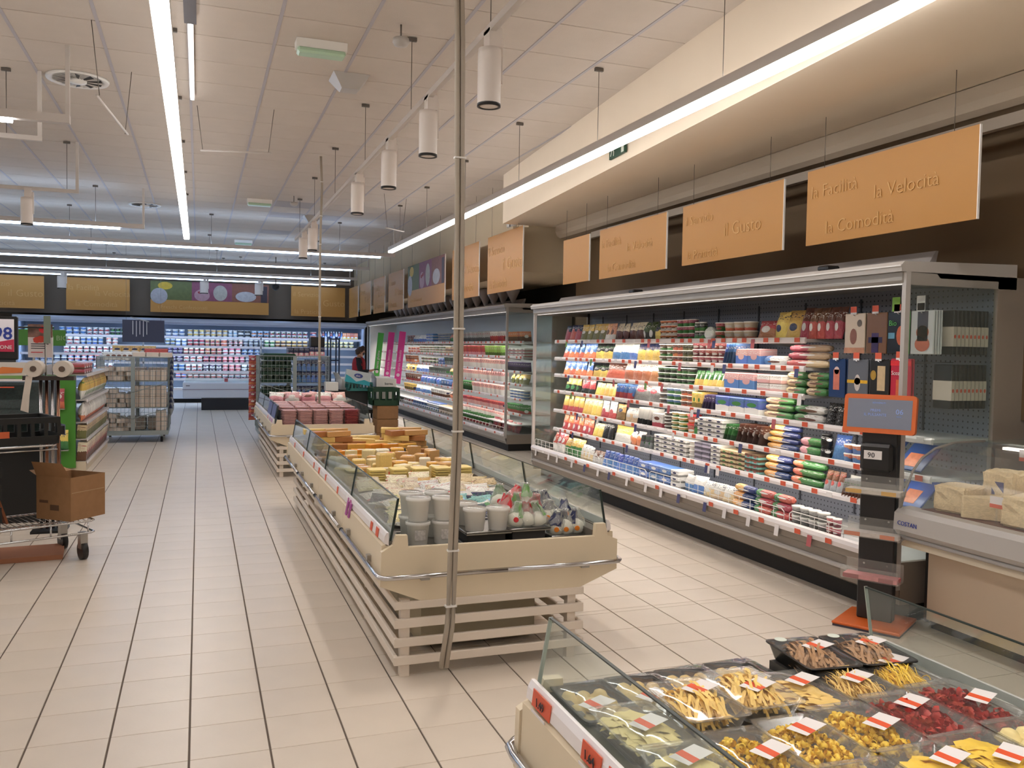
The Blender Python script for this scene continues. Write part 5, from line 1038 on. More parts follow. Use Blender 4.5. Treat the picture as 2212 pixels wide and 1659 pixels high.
# ------------------------------------------------------------------ parmesan counter
def parm():
    t = thing('cheese_counter', 'curved glass serving counter of parmesan chunks beside the ticket kiosk', 'display counter', (3.9, 3.2, 0)); y0, y1 = -1.2, 3.84
    part('front_panel', MB().box(3.98, 4.0, y0, y1-.03, .06, .50), mat('counter_panel', (196, 178, 156), .5), t); part('side_panel', MB().box(3.99, 4.8, y1-.02, y1, .04, .62), M_dark, t)
    part('plinth', MB().box(4.03, 4.8, y0, y1-.02, 0, .06), M_dark, t); part('lower_band', MB().prism([(3.80, .50), (3.82, .56), (4.1, .56), (4.1, .47), (3.98, .47)], 1, y0, y1), M_cream, t)
    part('bumper_rail', MB().tube([(3.775, y0, .555), (3.775, y1-.02, .555)], .012, 8), M_lgrey, t)
    part('front_band', MB().prism([(3.77, .57), (3.74, .60), (3.745, .695), (3.775, .72), (3.86, .725), (3.86, .57)], 1, y0, y1), M_lgrey, t)
    lettering(t, 'COSTAN', .035, (3.739-3.9, y1-.03-3.2, .63), (PI/2, 0, -PI/2), M_lblue)
    part('deck', MB().box(3.85, 4.75, y0, y1-.02, .60, .70), M_white, t); part('board', MB().box(3.84, 4.7, y0, y1-.10, .70, .725), mat('wooden_board', (98, 54, 34), .5, noise=.2, nscale=10), t)
    gp = [(3.775, .715), (3.81, .82), (3.855, .925), (3.92, 1.0), (4.02, 1.055), (4.16, 1.085), (4.4, 1.09)]
    gi = [(x+.006, z-.004) for x, z in gp]
    part('curved_glass', MB().prism(gp+gi[::-1], 1, y0, y1-.01), M_film, t)
    part('glass_trim', MB().tube([(x, y1-.012, z) for x, z in gp], .007, 6), M_grey, t)
    part('counter_light', MB().box(4.38, 4.42, y0+.1, y1-.15, 1.055, 1.07), led('counter_led', WARM, 5), t); part('top_shelf', MB().box(4.38, 4.75, y0, y1-.05, 1.085, 1.1), M_glass, t)
    for y in (y1-.06, 1.6): part('glass_post', MB().box(4.4, 4.43, y, y+.03, .70, 1.085), M_steel, t)
parm()
M_parm = mat('parmesan', (226, 206, 164), .65, noise=.16, nscale=14, bump=.2, bscale=30); M_rind = mat('parmesan_rind', (186, 150, 96), .6)
rnd = random.Random(9)
for i, (x, y, z, w, d, h, rz, k, s) in enumerate(((3.99, 3.62, .726, .2, .2, .15, .2, 'block', 'square pale parmesan block at the counter end'), (3.96, 3.40, .726, .27, .2, .12, 2.5, 'wedge', 'triangular parmesan wedge lying flat in the counter'), (4.02, 3.16, .726, .3, .24, .16, .1, 'block', 'large rough parmesan block behind the price cards'),
    (4.0, 2.86, .726, .26, .24, .15, -.2, 'block', 'rough parmesan block, second behind the price cards'), (3.97, 2.58, .726, .26, .22, .13, .3, 'wedge', 'parmesan wedge past the price cards'), (4.2, 3.50, .726, .16, .2, .24, .1, 'block', 'tall parmesan block standing with a blue label'), (4.24, 3.24, .726, .15, .2, .21, -.15, 'block', 'leaning parmesan block beside the tall one'), (4.26, 2.95, .726, .26, .24, .24, .2, 'wedge', 'upright parmesan wedge at the back of the counter'), (4.24, 2.62, .726, .25, .24, .2, 0, 'block', 'parmesan block at the back of the counter'), (4.0, 2.3, .726, .3, .22, .15, .2, 'block', 'parmesan block farthest along the counter'))):
    o = put('chunk' if k == 'block' else k, M_parm, (x, y, z), (w, d, h), (0, 0, rz), s, None, 'cheese', name='parmesan_block' if k == 'block' else None)
    if 'blue label' in s: inst('label_sticker', tagm, mat('navy_flag', (70, 74, 120), .5), (-.505, 0, .6), (0, PI/2, 0), (.3, .35, 1), parent=o)
for i, (x, y, z) in enumerate(((3.87, 3.28, .726), (3.88, 3.16, .726), (4.15, 3.35, .95))):
    o = thing('price_card', ['white and orange price card on a clear stand before the parmesan', 'second price card on a clear stand before the parmesan', 'price card standing above the tall parmesan block'][i], 'price card', (x, y, z)); part('stand', MB().box(-.002, .002, -.006, .006, 0, .09), M_tray, o, local=True)
    part('card', MB().box(-.003, .001, -.04, .04, .085, .145), M_tagw, o, local=True); part('price_band', MB().box(-.0035, -.003, -.04, .04, .085, .105), M_price, o, local=True)
# ------------------------------------------------------------------ service cabinet and board before the back wall
t = thing('service_cabinet', 'white low service cabinet with glass top before the back wall chiller', 'cabinet', (.43, 22.2, 0))
part('base', MB().box(.06, 1.24, 21.82, 22.8, 0, .29), mat('cabinet_base', (26, 28, 36), .5), t); part('body', MB().cbox(-.36, 1.25, 21.8, 22.9, .29, .66, .02), mat('cool_white', (214, 220, 232), .4), t)
part('trim_line', MB().box(-.37, 1.26, 21.79, 21.8, .49, .505), mat('trim_mauve', (150, 140, 160), .5), t); part('glass_front', MB().box(-.3, 1.22, 21.84, 21.85, .66, .86), M_glass, t); part('top_rail', MB().box(-.35, 1.25, 21.82, 21.87, .86, .88), M_white, t)
part('logo_plate', MB().box(-.29, -.2, 21.797, 21.8, .575, .59), M_letd, t); part('notice', MB().box(.58, .66, 21.83, 21.84, .68, .76), mat('red_flag', (186, 96, 100), .5), t)
t = thing('pendant_board', 'dark slate board hanging above the cage of white cartons', 'board', (-1.22, 22, 1.58)); part('board', MB().box(-1.68, -.77, 22, 22.03, 1.6, 2.12), mat('slate', (74, 74, 92), .6), t)
part('arm', MB().tube([(-1.5, 21.9, 2.18), (-1.1, 21.9, 2.08)], .015, 6), M_lgrey, t)
for k in range(5): part('price_strip', MB().box(-1.46+k*.075, -1.445+k*.075, 21.97, 21.98, 1.78-.05*(k % 2), 2.1), M_tagw, t)
for k in range(2): part('hanger_wire', MB().tube([(-1.6+k*.75, 22.01, 2.12), (-1.6+k*.75, 22.01, ZC)], .003, 5), M_wire, t)
# ------------------------------------------------------------------ roll cages
M_galv = mat('galvanised', (158, 168, 168), .4, .5); M_carton = mat('white_carton', (230, 216, 202), .7, noise=.12, nscale=30); M_carton2 = mat('white_carton_side', (214, 198, 184), .7, noise=.2, nscale=40)
def cage(label, x0, x1, y0, y1, h):
    t = thing('roll_cage', label, 'roll cage', ((x0+x1)/2, (y0+y1)/2, 0)); xc = (x0+x1)/2
    part('base_frame', MB().box(x0, x1, y0, y0+.05, .12, .19).box(x0, x1, y1-.05, y1, .12, .19).box(x0, x0+.05, y0+.05, y1-.05, .12, .19).box(x1-.05, x1, y0+.05, y1-.05, .12, .19), M_galv, t)
    part('floor_plate', MB().box(x0+.05, x1-.05, y0+.05, y1-.05, .15, .165), M_galv, t)
    part('centre_post', MB().box(xc-.03, xc+.03, y0-.005, y0+.03, .19, h), M_galv, t); part('centre_post', MB().box(xc-.03, xc+.03, y1-.03, y1, .19, h), M_galv, t)
    for nm, pts in (('front_mesh', ((x0, y0), (x1, y0))), ('side_mesh', ((x0, y0), (x0, y1))), ('side_mesh', ((x1, y0), (x1, y1)))):
        (ax, ay), (bx, by) = pts; m = MB(); n = 18
        for k in range(n+1):
            u = k/n; m.tube([(ax+(bx-ax)*u, ay+(by-ay)*u, .19), (ax+(bx-ax)*u, ay+(by-ay)*u, h)], .003 if 0 < k < n else .009, 5, False)
        for k in range(17): z = .19+(h-.19)*k/16; m.tube([(ax, ay, z), (bx, by, z)], .003 if k < 16 else .009, 5, False)
        part(nm, m, M_galv, t, kind='stuff')
    for z in (.56, .98):
        part('shelf', MB().box(x0+.02, x1-.02, y0+.03, y1-.03, z-.012, z), M_galv, t)
        for s in (-1, 1): part('brace', MB().tube([(xc, y0-.004, z-.18), (xc+s*(x1-x0)*.48, y0-.004, z-.02)], .006, 6), M_galv, t)
    for x in (x0+.1, x1-.1):
        for y in (y0+.1, y1-.1):
            c = part('caster', MB().box(x-.02, x+.02, y-.03, y+.03, .07, .12), M_galv, t); me = MB().tube([(x-.018, y, .05), (x+.018, y, .05)], .05, 14).mesh('wheel', t.location); me.materials.append(M_black); o = bpy.data.objects.new('wheel', me); COL.objects.link(o); o.parent = c
    return t
cage('galvanised roll cage loaded with white cartons in the open aisle', -1.5, -.46, 14.8, 15.95, 1.36)
rnd = random.Random(31)
def cart(x, y, z, w, d, h, rz, lab, m=None, rx=0): put('box', m or M_carton, (x, y, z), (w, d, h), (rx, 0, rz), lab, lab, 'carton', name='carton')
for lv, zb in enumerate((.166, .561, .981)):
    nm = ['floor of the aisle roll cage', 'middle shelf of the aisle roll cage', 'top shelf of the aisle roll cage'][lv]
    for k in range(16 if lv < 2 else 12):
        i, l = k % 4, k//4
        if lv < 2 and l == 3 and i > 1: continue
        cart(-1.41+i*.118+(.03 if l % 2 else 0), 14.93+rnd.uniform(-.03, .05), zb+l*.073+rnd.uniform(0, .004), .125 if (i+l) % 3 else .07, .18, .07, rnd.uniform(-.35, .35), 'jumbled white carton on the '+nm, M_carton2 if (i+l) % 2 else M_carton)
    for k in range((4, 12, 6)[lv]):
        if lv == 0: i, l = k % 2+4, k//2
        else: i, l = k % 6, k//6
        cart(-.935+i*.081, 14.94, zb+l*.172, .076, .19, .17, 0, 'upright white carton on the '+nm, M_carton if i % 2 else M_carton2)
    for k in range(3): cart(-1.3+k*.33, 15.5, zb, .3, .5, .2, 0, 'large carton deep inside the aisle roll cage', M_carton2)
for k in range(3): cart(-.9+k*.2, 15.0, 1.36, .19, .3, .075, .05, 'flat carton laid on top of the aisle roll cage load')
cart(-.66, 15.3, 1.345, .36, .4, .15, .05, 'striped flat carton crowning the aisle roll cage load', pack('white_red_carton'))
for k in range(9): put('bag', pack('white_gold_snack'), (-1.25+k*.065, 15.35+.05*(k % 2), 1.36), (.16, .09, .2), (-.5, 0, rnd.uniform(-.4, .4)), 'yellow and white snack bag on the aisle roll cage load', 'snack bags on the roll cage')
for k in range(5): put('bag', pack('clear_white_crinkle'), (-1.36+k*.08, 15.1, 1.30), (.15, .09, .15), (-.5, 0, rnd.uniform(-.5, .5)), 'crinkled clear bag on the aisle roll cage load', 'clear bags on the roll cage')
for k in range(12): put('bag', pack('grey_navy_misc'), (-.43, 15.1+.06*k, .4+.09*(k % 10)), (.12, .07, .2), (0, .2, 1.6), 'mixed shiny pack wedged along the side of the aisle roll cage', 'packs along the cage side')
cage('roll cage of dark green trays and navy cartons behind the meat island', .92, 2.02, 14.35, 15.45, 1.41)
for lv, zb in enumerate((.166, .561, .981)):
    for k in range(3):
        o = thing('jar_tray', 'dark green tray of jars with pale lids in the far roll cage', 'tray', (1.2, 14.8, zb+.12*k), 'dark green jar trays'); part('tray', MB().box(-.24, .24, -.3, .3, 0, .05), M_greenc, o, local=True)
        for q in range(5):
            for y in (-.22, -.05): part('jar', MB().lathe([(.042, .01), (.045, .09), (.038, .1)], 10, (-.19+q*.095, y, 0)), mat('jar_green', (40, 60, 44), .3), o, local=True); part('jar_lid', MB().lathe([(.04, .1), (.04, .115), (.03, .117)], 10, (-.19+q*.095, y, 0)), mat('jar_lid', (190, 196, 180), .4), o, local=True)
    for k in range(12): cart(1.54+(k % 6)*.078, 14.55, zb+(k//6)*.18, .074, .3, .178, 0, 'navy carton with pale print in the far roll cage', pack('navy_blue_carton'))
for k in range(7): cart(1.42+k*.085, 14.7, 1.40+.02*(k > 3), .08, .35, .15, 0, 'navy carton in the row on top of the far roll cage', pack('navy_pink_carton'))
solo('tray_stack', MB().cbox(.98, 1.50, 14.5, 15.2, 1.345, 1.45, .02), M_greenc, 'flat green tray lying on the far roll cage load', 'tray', (1.26, 14.85, 1.345)); solo('black_carton', MB().cbox(1.75, 1.98, 14.6, 14.9, 1.57, 1.73, .01), M_black, 'small black carton topping the far roll cage load', 'carton', (1.86, 14.75, 1.57))
for k in range(9): put('bag', pack('orange_red_snack'), (.86, 15.3, .3+.12*k), (.13, .06, .14), (0, 0, .2), 'orange snack pack hanging in the strip beside the far roll cage', 'orange snack strip')
# ------------------------------------------------------------------ trolley with crates at the produce side
def trolley():
    t = thing('stock_trolley', 'chrome wire stock trolley carrying a cardboard box and black crates', 'trolley', (-.71, 6.905, 0), rz=.439)
    def L(n, m, mt, **k): return part(n, m, mt, t, local=True, **k)
    for z, r in ((.285, .008), (.20, .008)): L('frame_rail', MB().tube([(-1.5, 0, z), (-.03, 0, z), (0, .03, z), (0, .5, z), (-.03, .53, z), (-1.5, .53, z)], r, 8), M_chrome)
    for x in (-1.3, -1.05, -.8, -.55, -.3, -.05): L('upright', MB().tube([(x, 0, .20), (x, 0, .285)], .006, 6), M_chrome)
    for k in range(36): L('deck_rod', MB().tube([(-.02-k*.04, .005, .289), (-.02-k*.04, .525, .289)], .003, 5), M_chrome)
    for x, y in ((-.07, .05), (-.07, .48)):
        c = L('caster_fork', MB().box(x-.025, x+.025, y-.03, y+.03, .08, .20), M_steel); me = MB().tube([(x-.02, y, .065), (x+.02, y, .065)], .065, 16).mesh('wheel'); me.materials.append(M_black); o = bpy.data.objects.new('wheel', me); COL.objects.link(o); o.parent = c
    for y in (.02, .5):
        L('tall_post', MB().tube([(-1.45, y, .20), (-1.45, y, 1.15)], .011, 8), M_chrome)
    L('upper_rail', MB().tube([(-1.45, .05, .85), (-.28, .05, .85), (-.24, .09, .85), (-.24, .45, .85), (-.28, .5, .85), (-1.45, .5, .85)], .008, 8), M_chrome)
    L('upper_rail', MB().tube([(-1.45, .05, .82), (-.24, .05, .82)], .006, 8), M_chrome)
    for k in range(7): L('rack_rod', MB().tube([(-.3-k*.17, .05, .85), (-.3-k*.17, .5, .85)], .004, 5), M_chrome)
    for x in (-.75,): L('rack_brace', MB().tube([(x, .05, .82), (x-.15, .2, .70), (-1.45, .3, .62)], .007, 6), M_chrome)
trolley()
def crate(name, label, cx, cy, z, w, d, h, rz, m, cat='crate', group=None, slots=7):
    t = thing(name, label, cat, (cx, cy, z), group, rz)
    def L(n, q): return part(n, q, m, t, local=True)
    L('floor', MB().box(-w/2, w/2, -d/2, d/2, 0, .012))
    for sy in (-1, 1):
        y = sy*(d/2-.008)
        L('lower_band', MB().box(-w/2, w/2, y-.008, y+.008, .012, h*.3)); L('upper_band', MB().box(-w/2-.008, w/2+.008, y-.012, y+.012, h*.78, h))
        for k in range(slots+1): x = -w/2+w*k/slots; L('slat', MB().box(x-.012, x+.012, y-.007, y+.007, h*.3, h*.78))
    for sx in (-1, 1):
        x = sx*(w/2-.008); L('end_band', MB().box(x-.008, x+.008, -d/2, d/2, .012, h*.4)); L('end_rim', MB().box(x-.012, x+.012, -d/2, d/2, h*.75, h))
        for y in (-d*.42, d*.42, -d*.2, d*.2): L('end_slat', MB().box(x-.007, x+.007, y-.015, y+.015, h*.4, h*.75))
    return t
R_ = Matrix.Rotation(.439, 4, 'Z')
def tw(x, y): v = R_ @ Vector((x, y, 0)); return v.x-.71, v.y+6.905
c = tw(-.52, .27); ck = crate('crate', 'black slotted crate on the upper rack of the stock trolley', c[0], c[1], .86, .6, .4, .19, .439, M_blackc)
part('label_holder', MB().box(.31, .38, -.06, .0, .05, .11), M_black, ck, local=True); part('label', MB().box(.38, .383, -.07, .02, .04, .12), mat('label_blue', (140, 150, 178), .5), ck, local=True)
part('price_slip', MB().box(-.13, -.02, -.206, -.203, .055, .10), mat('crate_orange', (190, 90, 50), .5), ck, local=True)
solo('paper_bundle', MB().lathe([(.03, 0), (.09, .03), (.1, .06), (.05, .1), (.01, .105)], 10, (0, 0, 0), 1.3, .8), M_tagw, 'crumpled white paper in the black crate of the trolley', 'paper', (c[0]-.16, c[1]-.08, .94), local=True)
solo('brown_box', MB().cbox(-.1, .1, -.09, .09, 0, .19, .004), M_card, 'small brown box in the black crate of the trolley', 'box', (c[0]-.30, c[1]-.12, .875), rz=.4, local=True)
for k in range(3):
    c = tw(-.88, .27); crate('crate', 'black crate in the stack on the trolley deck', c[0], c[1], .293+k*.155, .55, .45, .15, .439, M_blackc, 'crate', 'stacked black crates on the trolley deck', 6)
def open_box(label, cx, cy, z, w, d, h, rz, m, flaps=True, group=None):
    t = thing('cardboard_box', label, 'box', (cx, cy, z), group, rz)
    part('body', MB().box(-w/2, w/2, -d/2, d/2, 0, .006).box(-w/2, w/2, -d/2, -d/2+.005, .006, h).box(-w/2, w/2, d/2-.005, d/2, .006, h).box(-w/2, -w/2+.005, -d/2+.005, d/2-.005, .006, h).box(w/2-.005, w/2, -d/2+.005, d/2-.005, .006, h), m, t, local=True)
    if flaps:
        part('flap', MB().add([(-w/2, d/2, h), (w/2, d/2, h), (w/2-.02, d/2+.09, h+.03), (-w/2+.02, d/2+.09, h+.03)], [(0, 1, 2, 3)]), m, t, local=True); part('flap', MB().add([(-w/2, -d/2, h), (-w/2, d/2, h), (-w/2-.06, d/2-.02, h+.11), (-w/2-.06, -d/2+.02, h+.11)], [(0, 1, 2, 3)]), m, t, local=True)
    return t
b = open_box('open brown cardboard box on the corner of the stock trolley', -.888, 7.069, .294, .32, .32, .315, .896, M_card)
part('printed_mark', MB().box(-.162, -.1605, -.05, .03, .07, .11), mat('card_print', (90, 66, 46), .8), b, local=True); part('printed_mark', MB().box(-.162, -.1605, .05, .13, .12, .14), mat('card_print', (90, 66, 46), .8), b, local=True); part('tape', MB().box(-.15, .15, -.1615, -.160, .2, .206), mat('tape', (170, 140, 104), .5), b, local=True)
for k in range(3):
    c = tw(-.52-.05*k, .42); o = solo('folded_cardboard', MB().box(-.008, .008, -.22, .22, 0, .5-.06*k), mat('brown_board', (132, 78, 48), .8), 'flattened brown cardboard leaning behind the box on the trolley', 'cardboard', (c[0], c[1], .295), 'flattened cardboard sheets', local=True); o.rotation_euler = (0, -.3, .439)
solo('cardboard_sheet', MB().box(-.5, .0, -.2, .2, 0, .035), mat('brown_board2', (158, 106, 78), .8), 'flat brown board on the floor under the stock trolley', 'cardboard', (-.95, 7.15, .001), rz=.1, local=True)
# ------------------------------------------------------------------ produce side: bag rolls, bins, gondola, signs
t = thing('bag_roll_stand', 'produce bag stand with two white paper rolls on chrome posts', 'stand', (-1.17, 8.05, 0)); M_copper = mat('warm_chrome', (150, 110, 90), .2, 1)
for k in range(4): part('post', MB().tube([(-1.235+k*.043, 8.05, .02), (-1.235+k*.043, 8.05, 1.28)], .013, 10), M_copper if k % 2 else M_chrome, t)
part('foot', MB().box(-1.3, -1.04, 7.92, 8.18, 0, .02), M_black, t); part('bracket', MB().box(-1.36, -.98, 7.99, 8.11, 1.265, 1.30), mat('dark_bracket', (60, 52, 50), .5), t)
for x in (-1.275, -1.065):
    part('paper_roll', MB().tube([(x, 7.95, 1.36), (x, 8.15, 1.36)], .068, 22), mat('paper_roll', (206, 196, 184), .7), t); part('roll_core', MB().tube([(x, 7.945, 1.36), (x, 7.955, 1.36)], .024, 14), mat('roll_core', (90, 74, 64), .8), t)
part('paper_tail', MB().add([(-1.33, 7.96, 1.30), (-1.28, 7.96, 1.30), (-1.35, 7.95, 1.15), (-1.30, 7.95, 1.15), (-1.37, 7.96, 1.02), (-1.31, 7.95, 1.0)], [(0, 1, 3, 2), (2, 3, 5, 4)]), mat('paper_roll', (206, 196, 184), .7), t)
for x in (-1.2, -1.15): part('sign_rod', MB().tube([(x, 8.08, 1.28), (x, 8.08, 1.62)], .004, 6), M_lgrey, t)
part('tall_card', MB().box(-1.215, -1.165, 8.07, 8.085, 1.57, 1.80), mat('tall_card', (112, 124, 112), .5), t)
t = thing('produce_bin', 'dark stacked produce bin with a white and green printed front', 'bin', (-1.7, 8.9, 0)); part('body', MB().box(-2.5, -1.27, 8.45, 9.4, 0, .62), M_blackc, t)
for k, (z0, z1, q) in enumerate(((.64, .90, .0), (.92, 1.22, .05))): part('tray_front', MB().prism([(8.45+q, z0), (8.62+q, z1), (9.3, z1), (9.3, z0)], 0, -2.45, -1.27), mat('dark_mesh', (28, 44, 42), .5, noise=.5, nscale=60), t); part('tray_rim', MB().box(-2.47, -1.25, 8.42+q, 8.47+q, z0-.02, z0+.02), M_blackc, t)
part('header', MB().box(-2.45, -1.42, 8.5, 8.53, 1.26, 1.40), mat('header_white', (206, 200, 192), .5), t); part('header_green', MB().box(-2.45, -1.42, 8.497, 8.5, 1.26, 1.285), mat('header_green', (120, 160, 90), .5), t); part('header_carrot', MB().prism([(-1.62, 1.30), (-1.45, 1.31), (-1.44, 1.35), (-1.6, 1.36), (-1.66, 1.33)], 1, 8.496, 8.5), mat('carrot', (206, 120, 60), .5), t); part('header_light', MB().box(-2.45, -1.42, 8.495, 8.5, 1.235, 1.255), M_rail, t); part('price_strip', MB().box(-1.75, -1.5, 8.44, 8.45, 1.18, 1.19), M_price, t)
t = thing('price_screen', 'black framed price screen reading 0,98 promozione above the produce bin', 'screen', (-2.0, 8.6, 1.4)); part('frame', MB().cbox(-2.5, -1.5, 8.6, 8.66, 1.42, 1.80, .008), M_black, t); part('panel', MB().box(-2.46, -1.525, 8.595, 8.6, 1.49, 1.775), mat('screen_white', (206, 196, 200), .4, emit=(.8, .8, .85), est=.12), t)
part('red_band', MB().prism([(-2.46, 1.49), (-1.525, 1.49), (-1.525, 1.60), (-1.7, 1.565), (-2.46, 1.55)], 1, 8.592, 8.595), mat('promo_red', (200, 50, 84), .4), t); part('pole', MB().tube([(-2.1, 8.64, .62), (-2.1, 8.64, 1.42)], .02, 8), M_black, t)
o = lettering(t, '0,98', .15, (.465, -.012, .2), (PI/2, 0, 0), M_lblue, -.02, align='RIGHT'); lettering(t, 'PROMOZIONE', .045, (.46, -.012, .115), (PI/2, 0, 0), M_tagw, -.01, align='RIGHT')
t = thing('poster_stand', 'white tomato poster in a black frame above the produce side', 'poster', (-1.72, 11.1, 1.0)); part('sheet', MB().box(-1.83, -1.58, 11.1, 11.105, 1.40, 1.70), mat('poster_white', (206, 196, 194), .5), t); part('photo', MB().box(-1.83, -1.58, 11.099, 11.1, 1.63, 1.78), mat('poster_photo', (130, 96, 84), .5, noise=.6, nscale=12), t); part('red_seal', MB().prism([(-1.68+math.cos(k*.5)*.04, 1.72+math.sin(k*.5)*.04) for k in range(12)], 1, 11.095, 11.099), MT_r, t)
m = MB()
for k, (x, z, r) in enumerate(((-1.74, 1.60, .035), (-1.70, 1.61, .04), (-1.65, 1.595, .03))): m = MB().prism([(x+math.cos(q*.55)*r*(1+.2*(q % 2)), z+math.sin(q*.55)*r) for q in range(11)], 1, 11.094-.001*k, 11.099); part('tomato', m, mat('tomato', (186, 56, 36), .5), t)
for k, (z, w) in enumerate(((1.55, .18), (1.525, .16), (1.50, .14), (1.455, .12))): part('text_line', MB().box(-1.80, -1.80+w, 11.098, 11.1, z, z+.009), M_letd if k < 3 else MT_r, t)
part('frame', MB().tube([(-2.05, 11.05, 1.74), (-1.66, 11.05, 1.74), (-1.645, 11.05, 1.72), (-1.645, 11.05, 0)], .009, 8), M_black, t)
t = thing('bio_sign', 'green sign marked BIO with a pale ring above the produce side', 'sign', (-1.9, 12.5, 1.5)); part('board', MB().box(-2.4, -1.63, 12.5, 12.52, 1.53, 1.735), mat('bio_board', (70, 130, 52), .5), t); lettering(t, 'BIO', .09, (.16, -.004, .1), (PI/2, 0, 0), mat('bio_letter', (150, 180, 140), .5))
m = MB(); K = 24; m.add([(-1.83+math.cos(2*PI*k/K)*r, 12.498, 1.635+math.sin(2*PI*k/K)*r) for r in (.06, .052) for k in range(K)], [(k, (k+1) % K, K+(k+1) % K, K+k) for k in range(K)]); part('ring', m, mat('bio_letter', (150, 180, 140), .5), t); part('post', MB().tube([(-2.0, 12.53, 1.15), (-2.0, 12.53, 1.55)], .015, 8), M_lgrey, t)
t = thing('shelf_gondola', 'shelving gondola with a bright green end panel of bread and biscuit bags', 'shelving', (-1.7, 12.9, 0)); part('end_panel', MB().box(-2.05, -1.41, 11.62, 11.65, .05, 1.18), mat('gondola_green', (74, 140, 48), .5), t); part('base', MB().box(-2.0, -1.3, 11.65, 14.3, 0, .12), M_cream, t); part('back', MB().box(-1.75, -1.72, 11.65, 14.3, .12, 1.3), M_lgrey, t)
for z, x in ((.775, -1.60), (.275, -1.56)): part('bag_ledge', MB().box(x-.08, x+.08, 11.52, 11.62, z-.006, z), M_lgrey, t)
GZ = [.125, .40, .605, .88, 1.19]
for z in GZ: part('shelf', MB().box(-1.72, -1.29, 11.66, 14.3, z-.015, z), M_lgrey, t); part('shelf_rail', MB().box(-1.29, -1.28, 11.66, 14.3, z-.03, z+.008), M_rail, t)
for r, (z, key, h) in enumerate(((.126, 'cream_brown_biscuit', .23), (.401, 'beige_olive_bread', .17), (.606, 'orange_white_bread', .24), (.881, 'gold_white_bread', .26))):
    for k in range(14): put('bag' if r > 1 else 'box', pack(key), (-1.36, 11.76+k*.18, z), (.16, .11, h), (.1, 0, PI/2), '%s bag on the %s shelf of the green ended gondola' % (key.split('_')[0]+' '+key.split('_')[2], ['bottom', 'second lowest', 'middle', 'upper'][r]), 'gondola row %d' % r, 'bag', name='bread_bag')
for k in range(8): put('box', pack('brown_red_biscuit'), (-1.42, 11.80+(k % 4)*.22, 1.191+(k//4)*.065), (.2, .2, .062), (0, 0, PI/2), 'flat brown biscuit box on top of the green ended gondola', 'biscuit boxes on the gondola', 'box')
for k, (x, z, key) in enumerate(((-1.60, .78, 'orange_red_bagful'), (-1.56, .28, 'yellow_green_bagful'))): put('bag', pack(key), (x, 11.574, z), (.16, .09, .24), (0, 0, 0), ['orange bag hanging on the green end panel', 'yellow bag of lemons at the foot of the green end panel'][k], None, 'bag')
# ------------------------------------------------------------------ stock beside the side chiller, banners, frame cart
t = thing('stock_cart', 'dark flat cart under the teal printed box near the side chiller', 'cart', (2.42, 14.2, 0)); part('deck', MB().box(2.15, 2.72, 13.95, 14.6, .5, .56), M_black, t); part('bin', MB().box(2.18, 2.6, 14.0, 14.5, .56, .86), mat('cart_bin', (30, 34, 34), .6), t)
for x, y in ((2.2, 14.0), (2.66, 14.0), (2.2, 14.55), (2.66, 14.55)): part('leg', MB().tube([(x, y, 0), (x, y, .5)], .015, 8), M_black, t)
crate('crate', 'teal slotted crate on the dark cart beside the side chiller', 2.47, 14.1, .865, .38, .3, .14, .0, mat('teal_crate', (40, 110, 110), .5))
b = open_box('teal and white printed carton with blue oval, tilted on the teal crate', 2.42, 14.05, .985, .40, .26, .20, -.1, mat('teal_white', (190, 200, 204), .6), False); b.rotation_euler = (0, .18, -.1)
part('teal_wave', MB().prism([(-.2, .0), (.2, .0), (.2, .06), (.1, .08), (-.02, .03), (-.12, .09), (-.2, .12)], 1, -.134, -.131), mat('teal_wave', (50, 160, 176), .5), b, local=True)
part('oval', MB().prism([(math.cos(k*PI/10)*.07, .13+math.sin(k*PI/10)*.035) for k in range(20)], 1, -.137, -.134), mat('oval_navy', (56, 72, 140), .5), b, local=True); lettering(b, 'abit', .05, (-.045, -.139, .112), (PI/2, 0, 0), M_tagw)
b = open_box('white carton lettered berna, lid up on the teal printed box', 2.35, 14.42, .87, .34, .3, .17, .2, M_white, True); lettering(b, 'berna', .06, (-.08, -.153, .05), (PI/2, 0, 0), M_letd)
solo('white_carton', MB().cbox(-.1, .1, -.12, .12, 0, .14, .004), M_white, 'plain white carton lying on the dark cart', 'carton', (2.03, 14.19, .86), local=True); solo('carton_stand', MB().box(1.94, 2.13, 14.06, 14.32, 0, .859), M_black, 'dark bin carrying the plain white carton', 'bin', (2.03, 14.19, 0))
for k in range(3): solo('fruit_box', MB().cbox(-.17, .17, -.2, .2, 0, .215, .01), M_card, 'brown fruit box in the stack under the green crate', 'box', (2.83, 13.7, .0+k*.218), 'stacked brown fruit boxes', local=True)
for k in range(3):
    for x in (-.06, .06): pass
crate('crate', 'green slotted crate on top of the brown fruit boxes', 2.80, 13.7, .656, .42, .4, .28, 0, M_greenc, slots=4)
b = open_box('open white carton lettered berna behind the green crate', 2.9, 14.2, .901, .34, .3, .16, .1, M_white); lettering(b, 'berna', .06, (-.03, -.153, .06), (PI/2, 0, 0), M_letd); solo('carton_stack', MB().cbox(2.74, 3.06, 14.0, 14.4, 0, .9, .01), M_white, 'tall plain white carton under the open berna carton', 'carton', (2.8, 14.2, 0))
